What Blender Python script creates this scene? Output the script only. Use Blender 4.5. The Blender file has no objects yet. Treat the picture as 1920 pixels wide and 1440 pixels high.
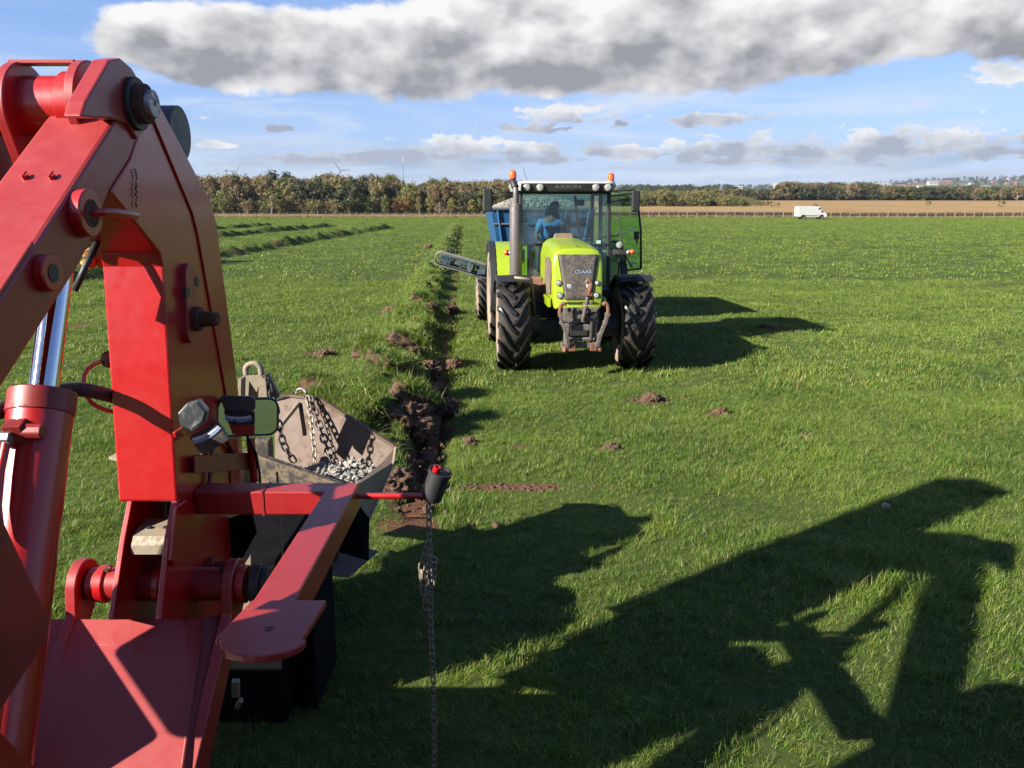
import bpy, bmesh, math, random
import numpy as np
from mathutils import Vector, Matrix, Euler, noise
R = math.radians; PI = math.pi
rng = np.random.default_rng(7); random.seed(7)
scene = bpy.context.scene
COL = scene.collection
# ------------------------------------------------------------------ camera
CAM_H = 2.70; FPX = 1553.0
PITCH = math.atan((720 - 382) / FPX)
SP, CP = math.sin(PITCH), math.cos(PITCH)
cd = bpy.data.cameras.new('camera'); cam = bpy.data.objects.new('camera', cd); COL.objects.link(cam)
cam.location = (0, 0, CAM_H); cam.rotation_euler = (PI/2 - PITCH, 0, 0)
cd.sensor_width = 36; cd.lens = 36 * FPX / 1920; cd.clip_start = .05; cd.clip_end = 30000
scene.camera = cam
# ------------------------------------------------------------------ light
SUN_DX, SUN_DY = 1.70, 1.06            # ground shift of a shadow per metre of height
SUN_EL = math.atan(1 / math.hypot(SUN_DX, SUN_DY))
sun_vec = Vector((-SUN_DX, -SUN_DY, 1)).normalized()      # towards the sun
sd = bpy.data.lights.new('sun', 'SUN'); sd.energy = 5.0; sd.angle = R(.5); sd.color = (1, .93, .82)
sun = bpy.data.objects.new('sun', sd); COL.objects.link(sun)
sun.rotation_euler = sun_vec.to_track_quat('Z', 'Y').to_euler()
sun.location = (-30, -20, 30)
SKY_STRENGTH = .06
scene.view_settings.view_transform = 'Standard'; scene.view_settings.look = 'None'
scene.view_settings.gamma = 1; scene.view_settings.use_curve_mapping = False
EXPO = 1.75
ALB = .80                            # all paints and stone, kept in step with the exposure
scene.view_settings.exposure = EXPO
scene.cycles.max_bounces = 8; scene.cycles.transparent_max_bounces = 16
scene.cycles.diffuse_bounces = 2; scene.cycles.glossy_bounces = 3
scene.cycles.sample_clamp_indirect = 4
scene.cycles.caustics_reflective = False; scene.cycles.caustics_refractive = False

def ray(px, py):
    u = (px - 960) / FPX; v = -(py - 720) / FPX
    return (u, CP + v * SP, -SP + v * CP)
def onX(px, py, X):
    r = ray(px, py); t = X / r[0]; return Vector((X, r[1]*t, CAM_H + r[2]*t))
def onY(px, py, Y):
    r = ray(px, py); t = Y / r[1]; return Vector((r[0]*t, Y, CAM_H + r[2]*t))
def onZ(px, py, Z):
    r = ray(px, py); t = (Z - CAM_H) / r[2]; return Vector((r[0]*t, r[1]*t, Z))
def azel(px, py):
    r = ray(px, py); return math.atan2(r[0], r[1]), math.atan2(r[2], math.hypot(r[0], r[1]))

# ------------------------------------------------------------------ node helpers
class S:
    """a float socket with arithmetic"""
    def __init__(s, nt, sock): s.nt = nt; s.k = sock
    def _m(s, op, *a, clamp=False):
        n = s.nt.nodes.new('ShaderNodeMath'); n.operation = op; n.use_clamp = clamp
        for i, x in enumerate((s,) + a):
            if isinstance(x, S): s.nt.links.new(x.k, n.inputs[i])
            else: n.inputs[i].default_value = x
        return S(s.nt, n.outputs[0])
    def __add__(s, o): return s._m('ADD', o)
    __radd__ = __add__
    def __sub__(s, o): return s._m('SUBTRACT', o)
    def __rsub__(s, o): return (s * -1) + o
    def __mul__(s, o): return s._m('MULTIPLY', o)
    __rmul__ = __mul__
    def __truediv__(s, o): return s._m('DIVIDE', o)
    def mx(s, o): return s._m('MAXIMUM', o)
    def mn(s, o): return s._m('MINIMUM', o)
    def sat(s): return s._m('MULTIPLY', 1.0, clamp=True)
    def ss(s, a, b):
        n = s.nt.nodes.new('ShaderNodeMapRange'); n.interpolation_type = 'SMOOTHSTEP'
        s.nt.links.new(s.k, n.inputs[0]); n.inputs[1].default_value = a; n.inputs[2].default_value = b
        n.inputs[3].default_value = 0; n.inputs[4].default_value = 1
        return S(s.nt, n.outputs[0])
def colmix(nt, f, a, b, mode='MIX'):
    n = nt.nodes.new('ShaderNodeMix'); n.data_type = 'RGBA'; n.blend_type = mode; n.clamp_factor = True
    for i, x in ((0, f), (6, a), (7, b)):
        if isinstance(x, S): nt.links.new(x.k, n.inputs[i])
        elif isinstance(x, (tuple, list)): n.inputs[i].default_value = (*x, 1)
        elif isinstance(x, (int, float)): n.inputs[i].default_value = x
        else: nt.links.new(x, n.inputs[i])
    return n.outputs[2]
def noise_tex(nt, vec, scale, detail=4, rough=.55, dist=0):
    n = nt.nodes.new('ShaderNodeTexNoise'); nt.links.new(vec, n.inputs['Vector'])
    n.inputs['Scale'].default_value = scale; n.inputs['Detail'].default_value = detail
    n.inputs['Roughness'].default_value = rough; n.inputs['Distortion'].default_value = dist
    return S(nt, n.outputs['Fac'])
def vscale(nt, vec, s, off=(0, 0, 0)):
    n = nt.nodes.new('ShaderNodeVectorMath'); n.operation = 'MULTIPLY_ADD'
    nt.links.new(vec, n.inputs[0]); n.inputs[1].default_value = s; n.inputs[2].default_value = off
    return n.outputs[0]

# ------------------------------------------------------------------ sky
world = bpy.data.worlds.new('World'); scene.world = world; world.use_nodes = True
nt = world.node_tree; nt.nodes.clear()
outw = nt.nodes.new('ShaderNodeOutputWorld'); bg = nt.nodes.new('ShaderNodeBackground')
nt.links.new(bg.outputs[0], outw.inputs[0]); bg.inputs[1].default_value = SKY_STRENGTH
sky = nt.nodes.new('ShaderNodeTexSky'); sky.sky_type = 'NISHITA'; sky.sun_disc = False
sky.sun_elevation = SUN_EL; sky.sun_rotation = math.atan2(sun_vec.x, sun_vec.y)
sky.air_density = 1.0; sky.dust_density = .6; sky.ozone_density = 2.0; sky.altitude = 50
tc = nt.nodes.new('ShaderNodeTexCoord'); gen = tc.outputs['Generated']
sep = nt.nodes.new('ShaderNodeSeparateXYZ'); nt.links.new(gen, sep.inputs[0])
sx, sy, sz = (S(nt, sep.outputs[i]) for i in range(3))
AZ = sx._m('ARCTAN2', sy); EL = sz._m('ARCSINE')
W = 1 / SKY_STRENGTH / 2**EXPO
def ell(list_, wob):
    m = None
    for (px, py, rx, ry) in list_:
        a, e = azel(px, py)
        dx = (AZ - a) * (FPX / rx * .95); dy = (EL - e) * (FPX / ry)
        d = 1 - (dx*dx + dy*dy)._m('SQRT')
        m = d if m is None else m.mx(d)
    return m + wob
v1 = vscale(nt, gen, (1, 1, 1.5))
n_big = noise_tex(nt, v1, 9, 9, .58, .15); n_fine = noise_tex(nt, vscale(nt, gen, (1, 1, 1.6), (3, 1, 7)), 26, 8, .62)
n_small = noise_tex(nt, vscale(nt, gen, (1, 1, 2.4), (1, 8, 2)), 34, 8, .62)
n_sh = noise_tex(nt, vscale(nt, gen, (1, 1, 1.4), (-4, 2, 1.03)), 10, 7, .55)
n_off = noise_tex(nt, vscale(nt, gen, (1, 1, 1.5), (-.012, 0, .028)), 9, 9, .58, .15)
n_off2 = noise_tex(nt, vscale(nt, gen, (1, 1, 1.6), (2.994, 1, 7.012)), 26, 8, .62)
emb = (n_big - n_off) * 5.0 + (n_fine - n_off2) * 3.0          # billows: lit where they thin out towards the light
n_l1 = noise_tex(nt, vscale(nt, gen, (1, 1, 1.5), (2, 7, 4)), 13, 3, .5); n_l2 = noise_tex(nt, vscale(nt, gen, (1, 1, 1.5), (1.982, 7, 4.034)), 13, 3, .5)
lob = (n_l1 - n_l2) * 2.2
wob = (n_l1 - .5) * .9 + (n_big - .5) * 1.4 + (n_fine - .5) * .9
# high thin cloud
vc = vscale(nt, gen, (1.0, 1.0, 7.0), (11, 3, 2))
cir = noise_tex(nt, vc, 3.0, 9, .62, .6).ss(.44, .72)
a0, e_lo = azel(960, 350); _, e_hi = azel(960, 170); _, e_top = azel(960, 60)
cir = cir * (EL.ss(-.01, .04)) * (1 - EL.ss(e_hi, e_top) * .8)
veil = (1 - EL.ss(.0, .13)) * .42
col = sky.outputs[0]
gd = colmix(nt, .62, colmix(nt, 1.0, col, (1.1, 1.0, 1.15), 'MULTIPLY'), colmix(nt, EL.ss(.05, .55), (W*.15, W*.36, W*.80), (W*.075, W*.20, W*.55)))
# the sky's colour as the eye sees it: a clean blue
hz = colmix(nt, veil, gd, (W*.36, W*.54, W*.80))
c1 = colmix(nt, (cir * .85).sat(), hz, (W*.76, W*.82, W*.90))
# long low grey-blue banks over the horizon
bank = noise_tex(nt, vscale(nt, gen, (1, 1, 9), (5, 5, 5)), 4.2, 8, .6, .3).ss(.42, .62) * EL.ss(.0, .015) * (1 - EL.ss(azel(960, 300)[1], azel(960, 255)[1]))
bcol = colmix(nt, n_sh.ss(.35, .7), (W*.32, W*.41, W*.55), (W*.56, W*.63, W*.73))
c2 = colmix(nt, (bank * .85).sat(), c1, bcol)
def cloud(base, ells, wob, soft, e0, e1, dark, light, amp=.9):
    m = ell(ells, wob)
    al = m.ss(0.02, soft)
    edge = 1 - m.ss(.05, .75)
    lit = EL.ss(e0, e1) * .72 + (n_sh - .5) * amp * .9 + emb * .20 + lob + edge * .34 - .0
    cc = colmix(nt, lit.sat(), dark, light)
    return colmix(nt, al, base, cc)
row = [(740, 292, 160, 13), (860, 276, 150, 24), (960, 282, 90, 16), (1300, 285, 110, 24), (1450, 277, 150, 30),
       (1180, 285, 120, 18), (1590, 285, 160, 22), (1730, 268, 170, 34), (1890, 140, 70, 26), (1860, 285, 100, 16), (400, 273, 38, 9), (620, 300, 90, 10), (1000, 300, 120, 9), (1420, 302, 160, 9), (2100, 260, 160, 32), (-300, 250, 200, 30)]
c3 = cloud(c2, row, (n_small - .5) * 3.4 + (n_fine - .5) * 1.0 - .12, .38, azel(960, 300)[1], azel(960, 252)[1], (W*.40, W*.44, W*.53), (W*.88, W*.89, W*.90))
big = [(330, 70, 150, 58), (520, 95, 270, 78), (800, 92, 300, 88), (1000, 98, 330, 75), (1250, 80, 330, 92), (1500, 58, 300, 78), (1760, 22, 300, 78), (2050, 0, 320, 90),
       (950, 30, 200, 60), (2400, -60, 300, 90)]
c3 = cloud(c3, [(1000, 240, 85, 13), (1065, 212, 85, 19), (1330, 226, 95, 19), (527, 242, 24, 9), (385, 221, 20, 6), (1165, 232, 16, 8)], (n_small - .5) * 3.6 + (n_fine - .5) * 1.0 - .10, .40, azel(960, 250)[1], azel(960, 200)[1], (W*.36, W*.40, W*.50), (W*.86, W*.87, W*.89))
c4 = cloud(c3, big, wob * .50, .20, azel(960, 165)[1], azel(960, 15)[1], (W*.32, W*.325, W*.36), (W*.96, W*.95, W*.94), .7)
# scattered cumulus over the rest of the sky, out of view
far_m = noise_tex(nt, vscale(nt, gen, (1, 1, 1.6), (9, 9, 0)), 4.0, 8, .6).ss(.60, .68)
outside = ((AZ._m('ABSOLUTE')).ss(.85, 1.1)).mx(EL.ss(.42, .55)) * EL.ss(.03, .12)
c5 = colmix(nt, (far_m * outside * .9).sat(), c4, (W*.40, W*.43, W*.48))
nt.links.new(c5, bg.inputs[0])

# ------------------------------------------------------------------ materials
MATS = {}
def new_mat(name):
    m = bpy.data.materials.new(name); m.use_nodes = True; t = m.node_tree; t.nodes.clear()
    o = t.nodes.new('ShaderNodeOutputMaterial'); p = t.nodes.new('ShaderNodeBsdfPrincipled'); t.links.new(p.outputs[0], o.inputs[0])
    MATS[name] = m; return m, t, p, o
def geo(t): return t.nodes.new('ShaderNodeNewGeometry')
def objco(t): return t.nodes.new('ShaderNodeTexCoord').outputs['Object']
def bump(t, p, h, strength=.3, dist=.01):
    b = t.nodes.new('ShaderNodeBump'); b.inputs['Strength'].default_value = strength; b.inputs['Distance'].default_value = dist
    t.links.new(h.k, b.inputs['Height']); t.links.new(b.outputs[0], p.inputs['Normal'])
def mat(name, c, rough=.5, metal=0, coat=0, dirt=None, dirt_amt=.3, scale=6, bmp=0, bscale=60, var=.15, dust=None, spec=.5, thr=None):
    """paint, metal or plastic with mottled colour, dirt patches, dust lying on upward faces"""
    m, t, p, o = new_mat(name)
    c = tuple(x*ALB for x in c); dirt = tuple(x*ALB for x in dirt) if dirt else None; dust = (tuple(x*ALB for x in dust[0]), dust[1]) if dust else None
    co = objco(t)
    n1 = noise_tex(t, co, scale, 6, .6); n2 = noise_tex(t, co, scale*5, 5, .65)
    cc = colmix(t, n1.ss(.3, .7), tuple(x*(1-var) for x in c), tuple(min(1, x*(1+var)) for x in c))
    r = (n2 - .5) * .25 + rough
    if dirt:
        f = (n1*.5 + n2*.5)
        lo = thr if thr is not None else .62 - dirt_amt*.35
        f = f.ss(lo, lo + .13) * min(1, dirt_amt + .35)
        cc = colmix(t, f, cc, dirt); r = r + f*.35
    if dust:
        g = geo(t); sp_ = t.nodes.new('ShaderNodeSeparateXYZ'); t.links.new(g.outputs['True Normal'], sp_.inputs[0])
        up = S(t, sp_.outputs[2]).ss(.25, .9) * (n1*.8 + n2*.6 - .15) * dust[1]
        cc = colmix(t, up.sat(), cc, dust[0]); r = r + up*.4
    if name.startswith('red'):      # fine scratches and flaked chips in the paint
        ds = noise_tex(t, vscale(t, co, (3, 16, 60)), 2.2, 3, .5).ss(.70, .76) * noise_tex(t, co, 2.2, 3, .6).ss(.46, .62)
        cc = colmix(t, (ds * .55).sat(), cc, (.42, .16, .13)); ch = noise_tex(t, co, 34, 4, .6).ss(.725, .75)
        cc = colmix(t, (ch * .85).sat(), cc, (.09, .035, .025)); r = r + ch*.4
    t.links.new(cc, p.inputs['Base Color']); t.links.new(r.sat().k, p.inputs['Roughness'])
    p.inputs['Metallic'].default_value = metal; p.inputs['Coat Weight'].default_value = coat; p.inputs['Coat Roughness'].default_value = .12
    p.inputs['Specular IOR Level'].default_value = spec
    if bmp: bump(t, p, noise_tex(t, co, bscale, 5, .6), bmp, .004)
    return m
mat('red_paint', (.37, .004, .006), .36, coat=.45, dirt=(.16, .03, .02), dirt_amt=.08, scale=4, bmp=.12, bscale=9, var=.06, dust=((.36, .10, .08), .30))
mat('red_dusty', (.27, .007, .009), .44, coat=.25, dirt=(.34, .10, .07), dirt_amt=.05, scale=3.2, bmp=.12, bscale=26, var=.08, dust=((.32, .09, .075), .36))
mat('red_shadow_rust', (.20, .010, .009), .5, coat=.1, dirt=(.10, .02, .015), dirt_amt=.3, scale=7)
mat('rusty_pin', (.16, .06, .04), .7, metal=.2, dirt=(.07, .035, .025), dirt_amt=.6, scale=12, bmp=.4)
mat('pin_steel', (.38, .35, .36), .42, metal=.6, dirt=(.12, .09, .08), dirt_amt=.4, scale=14)
mat('chrome', (.72, .74, .78), .07, metal=1, dirt=(.25, .2, .17), dirt_amt=.02, scale=9, var=.03)
mat('black_rubber', (.016, .016, .017), .55, dirt=(.10, .075, .05), dirt_amt=.15, scale=10, bmp=.2)
mat('black_plastic', (.014, .014, .015), .55, dirt=(.09, .08, .065), dirt_amt=.1, scale=8)
mat('tyre', (.012, .011, .010), .34, dirt=(.085, .058, .038), dirt_amt=.35, scale=3.4, bmp=.5, bscale=22, var=.3, thr=.56)
mat('tyre_mud', (.020, .015, .011), .7, dirt=(.09, .058, .034), dirt_amt=.4, scale=4.5, bmp=.7, bscale=30, var=.3, thr=.50)
mat('tyre_wall', (.14, .11, .085), .8, dirt=(.24, .185, .135), dirt_amt=.9, scale=3, bmp=.3, var=.2)
mat('lime_paint', (.27, .36, .010), .32, coat=.4, dirt=(.20, .20, .06), dirt_amt=.03, scale=2, var=.05)
mat('grille', (.045, .040, .037), .62, dirt=(.11, .09, .07), dirt_amt=.5, scale=4)
mat('brown_panel', (.12, .095, .075), .6, dirt=(.2, .13, .08), dirt_amt=.4, scale=4)
mat('exhaust_grey', (.13, .115, .115), .5, metal=.3, dirt=(.09, .07, .065), dirt_amt=.4, scale=3)
mat('white_paint', (.42, .425, .41), .35, coat=.3, dirt=(.45, .42, .36), dirt_amt=.12, scale=3, var=.03)
mat('dark_metal', (.028, .027, .027), .55, metal=.2, dirt=(.12, .085, .055), dirt_amt=.35, scale=6)
mat('grey_cast', (.15, .135, .12), .65, metal=.2, dirt=(.075, .055, .042), dirt_amt=.5, scale=9, bmp=.3)
mat('rust_orange', (.19, .075, .042), .75, dirt=(.10, .05, .035), dirt_amt=.5, scale=14, bmp=.4)
mat('brown_tank', (.19, .095, .055), .7, dirt=(.16, .09, .055), dirt_amt=.4, scale=6)
mat('lamp_white', (.30, .30, .28), .15, coat=1, var=.5, scale=45)
mat('lamp_chrome', (.7, .7, .7), .1, metal=1, var=.1, scale=50)
mat('blue_paint', (.007, .068, .18), .5, coat=.1, dirt=(.20, .17, .13), dirt_amt=.12, scale=5, var=.15)
mat('blue_faded', (.035, .085, .12), .6, dirt=(.20, .13, .09), dirt_amt=.4, scale=9)
mat('belt', (.26, .23, .19), .8, dirt=(.14, .10, .07), dirt_amt=.4, scale=7)
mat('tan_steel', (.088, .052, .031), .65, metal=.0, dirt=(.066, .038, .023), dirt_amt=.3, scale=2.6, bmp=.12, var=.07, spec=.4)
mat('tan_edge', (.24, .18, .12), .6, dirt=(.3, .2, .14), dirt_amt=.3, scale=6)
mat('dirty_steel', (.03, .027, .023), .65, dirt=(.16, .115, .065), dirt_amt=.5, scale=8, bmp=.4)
mat('shade_black_steel', (.005, .005, .006), .9, dirt=(.012, .010, .008), dirt_amt=.3, scale=5, spec=.06)  # near-black: the shade under the hopper is put into the colour
mat('lettering_pale', (.30, .38, .52), .4)
mat('pale_steel', (.27, .235, .17), .55, metal=.15, dirt=(.22, .16, .11), dirt_amt=.5, scale=9, bmp=.2)
mat('chain_steel', (.36, .32, .27), .42, metal=.5, dirt=(.17, .12, .08), dirt_amt=.5, scale=25)
mat('chain_dark', (.09, .08, .075), .45, metal=.5, dirt=(.05, .035, .03), dirt_amt=.5, scale=25)
mat('plate_grey_green', (.032, .040, .043), .5, dirt=(.2, .2, .18), dirt_amt=.4, scale=7)
mat('gauge_body', (.03, .034, .042), .35, coat=.4, dirt=(.18, .17, .15), dirt_amt=.3, scale=18)
mat('gauge_white', (.62, .65, .70), .35, var=.03)
mat('gauge_blue', (.10, .15, .30), .35, var=.05)
mat('mirror_glass', (.75, .78, .80), .02, metal=1, var=.0)
mat('yellow_foam', (.42, .19, .03), .7, dirt=(.6, .35, .1), dirt_amt=.4, scale=30, bmp=.8, bscale=30)
mat('skin', (.10, .055, .038), .55, var=.08)
mat('hair', (.012, .010, .009), .6)
mat('shirt_blue', (.03, .17, .42), .8, var=.1)
mat('trousers', (.03, .035, .05), .85)
mat('seat_fabric', (.02, .02, .022), .9)
mat('fence_wood', (.24, .20, .14), .8, dirt=(.2, .17, .12), dirt_amt=.4, scale=4)
mat('wire', (.3, .3, .3), .5, metal=.6)
mat('glass_far', (.02, .025, .03), .1, coat=.5)
mat('roof_red', (.17, .085, .062), .8); mat('roof_grey', (.14, .15, .17), .7); mat('wall_pale', (.36, .35, .33), .8); mat('wall_brick', (.19, .12, .09), .8)
mat('turbine_white', (.5, .52, .55), .5, var=.02); mat('turbine_grey', (.16, .19, .24), .6, var=.02)  # grey has a turbine's shade put into the colour; also plain lattice steel
mat('bark', (.11, .09, .07), .9, dirt=(.22, .2, .17), dirt_amt=.3, scale=3)
mat('birch_bark', (.42, .39, .34), .8, dirt=(.1, .09, .08), dirt_amt=.4, scale=3)
mat('sticker', (.35, .55, .45), .5)

def amber():
    m, t, p, o = new_mat('amber_lens'); p.inputs['Base Color'].default_value = (.70, .10, .01, 1); p.inputs['Roughness'].default_value = .15
    p.inputs['Coat Weight'].default_value = .6; p.inputs['Subsurface Weight'].default_value = .4; p.inputs['Subsurface Radius'].default_value = (.05, .02, .01)
amber()
def glass(name, tint, refl=.10):
    m, t, p, o = new_mat(name)
    tr = t.nodes.new('ShaderNodeBsdfTransparent'); tr.inputs[0].default_value = (*tint, 1)
    gl = t.nodes.new('ShaderNodeBsdfGlossy'); gl.inputs['Roughness'].default_value = .03; gl.inputs[0].default_value = (.9, .95, 1, 1)
    fr = t.nodes.new('ShaderNodeFresnel'); fr.inputs[0].default_value = 1.5
    df = t.nodes.new('ShaderNodeBsdfDiffuse'); df.inputs[0].default_value = (.30, .34, .33, 1)
    f = S(t, fr.outputs[0]) + refl
    mx = t.nodes.new('ShaderNodeMixShader'); t.links.new(f.sat().k, mx.inputs[0]); t.links.new(tr.outputs[0], mx.inputs[1]); t.links.new(gl.outputs[0], mx.inputs[2])
    m2 = t.nodes.new('ShaderNodeMixShader')
    dn = noise_tex(t, objco(t), 5, 5, .6).ss(.35, .8) * .09 + .02
    t.links.new(dn.k, m2.inputs[0]); t.links.new(mx.outputs[0], m2.inputs[1]); t.links.new(df.outputs[0], m2.inputs[2])
    t.links.new(m2.outputs[0], o.inputs[0])
glass('glass_cab', (.74, .86, .85), .0); glass('glass_door', (.66, .86, .70), .0)

def leafy(name, cols, scale=.35, trans=.35, wscale=1.0, rough=.55):
    """foliage: colour varies per place and per instance; light passes through"""
    m, t, p, o = new_mat(name)
    g = geo(t); pos = g.outputs['Position']
    n1 = noise_tex(t, pos, scale, 5, .6); n2 = noise_tex(t, pos, scale*13, 3, .6)
    oi = t.nodes.new('ShaderNodeObjectInfo'); rnd = S(t, oi.outputs['Random'])
    gr = S(t, g.outputs['Random Per Island'])
    c = colmix(t, n1.ss(.36, .64), cols[0], cols[1])
    c = colmix(t, (rnd*.55 + gr*.45).ss(.45, 1.0), c, cols[2])
    c = colmix(t, (n2*.7 + gr*.5).ss(.66, .95), c, cols[3])
    p.inputs['Roughness'].default_value = rough; p.inputs['Specular IOR Level'].default_value = .22
    t.links.new(c, p.inputs['Base Color'])
    tl = t.nodes.new('ShaderNodeBsdfTranslucent'); t.links.new(colmix(t, 1.0, c, (1.25, 1.25, .55), 'MULTIPLY'), tl.inputs[0])
    mx = t.nodes.new('ShaderNodeMixShader'); mx.inputs[0].default_value = trans
    t.links.new(p.outputs[0], mx.inputs[1]); t.links.new(tl.outputs[0], mx.inputs[2]); t.links.new(mx.outputs[0], o.inputs[0])
    return m
leafy('grass_blade', [(.050, .106, .013), (.102, .168, .021), (.162, .210, .036), (.27, .25, .09)], .42, .30, rough=.42)
leafy('leaf_green', [(.075, .095, .028), (.10, .115, .03), (.14, .14, .04), (.16, .13, .045)], .08, .25)
leafy('leaf_dark', [(.026, .036, .015), (.036, .046, .018), (.050, .058, .022), (.06, .055, .025)], .08, .15)
leafy('leaf_russet', [(.135, .095, .050), (.155, .112, .058), (.125, .11, .052), (.17, .122, .062)], .08, .2)
leafy('leaf_orange', [(.17, .085, .025), (.21, .11, .03), (.15, .095, .035), (.24, .13, .035)], .3, .25)
leafy('leaf_yellow', [(.12, .115, .03), (.155, .14, .035), (.10, .105, .03), (.19, .155, .045)], .3, .25)
leafy('leaf_olive', [(.115, .108, .040), (.145, .128, .048), (.175, .148, .058), (.135, .10, .045)], .08, .2)
leafy('straw', [(.20, .145, .07), (.25, .18, .085), (.19, .15, .07), (.28, .21, .11)], .1, .3)
leafy('heath', [(.045, .030, .018), (.065, .042, .025), (.055, .045, .022), (.09, .06, .032)], .1, .1)

def soil_mat():
    m, t, p, o = new_mat('soil')
    co = geo(t).outputs['Position']; n = noise_tex(t, co, 9, 8, .68); n2 = noise_tex(t, co, 55, 5, .7)
    c = colmix(t, n.ss(.3, .7), (.045, .023, .013), (.115, .060, .034)); c = colmix(t, n2.ss(.55, .8), c, (.16, .088, .053))
    t.links.new(c, p.inputs['Base Color']); p.inputs['Roughness'].default_value = .9; bump(t, p, n*.6 + n2*.4, 1.0, .05)
soil_mat()
def ground_mat():
    m, t, p, o = new_mat('pasture_ground')
    g = geo(t); pos = g.outputs['Position']
    n = noise_tex(t, pos, .42, 5, .6); nf = noise_tex(t, pos, 30, 6, .7); nl = noise_tex(t, vscale(t, pos, (1, .35, 1)), .06, 5, .6)
    gr = colmix(t, n.ss(.36, .64), (.034, .052, .012), (.055, .078, .016)); gr = colmix(t, nf.ss(.45, .75), gr, (.10, .115, .032))
    gr = colmix(t, nl.ss(.45, .7) * .5, gr, (.045, .085, .018))
    so = colmix(t, nf.ss(.3, .7), (.055, .028, .016), (.15, .075, .042))
    at = t.nodes.new('ShaderNodeAttribute'); at.attribute_name = 'soil'
    f = (S(t, at.outputs['Fac']) + (nf - .5) * .5).ss(.35, .6)
    t.links.new(colmix(t, f, gr, so), p.inputs['Base Color']); p.inputs['Roughness'].default_value = .95; p.inputs['Specular IOR Level'].default_value = .1
    bump(t, p, nf + n*.5, .9, .03)
ground_mat()
def field_mat(name, a, b, c_, sc=.05):
    m, t, p, o = new_mat(name); pos = geo(t).outputs['Position']
    n = noise_tex(t, vscale(t, pos, (1, .25, 1)), sc, 8, .65); nf = noise_tex(t, vscale(t, pos, (1, .3, 1)), sc*22, 6, .65)
    c = colmix(t, n.ss(.35, .65), a, b); c = colmix(t, nf.ss(.5, .72) * .8, c, c_)
    t.links.new(c, p.inputs['Base Color']); p.inputs['Roughness'].default_value = .95; p.inputs['Specular IOR Level'].default_value = .1
    bump(t, p, nf, .6, .5)
field_mat('moor_grass', (.22, .14, .058), (.26, .175, .08), (.14, .095, .046), .03)
field_mat('hill_land', (.050, .062, .038), (.085, .085, .045), (.04, .05, .038), .004)

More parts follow.
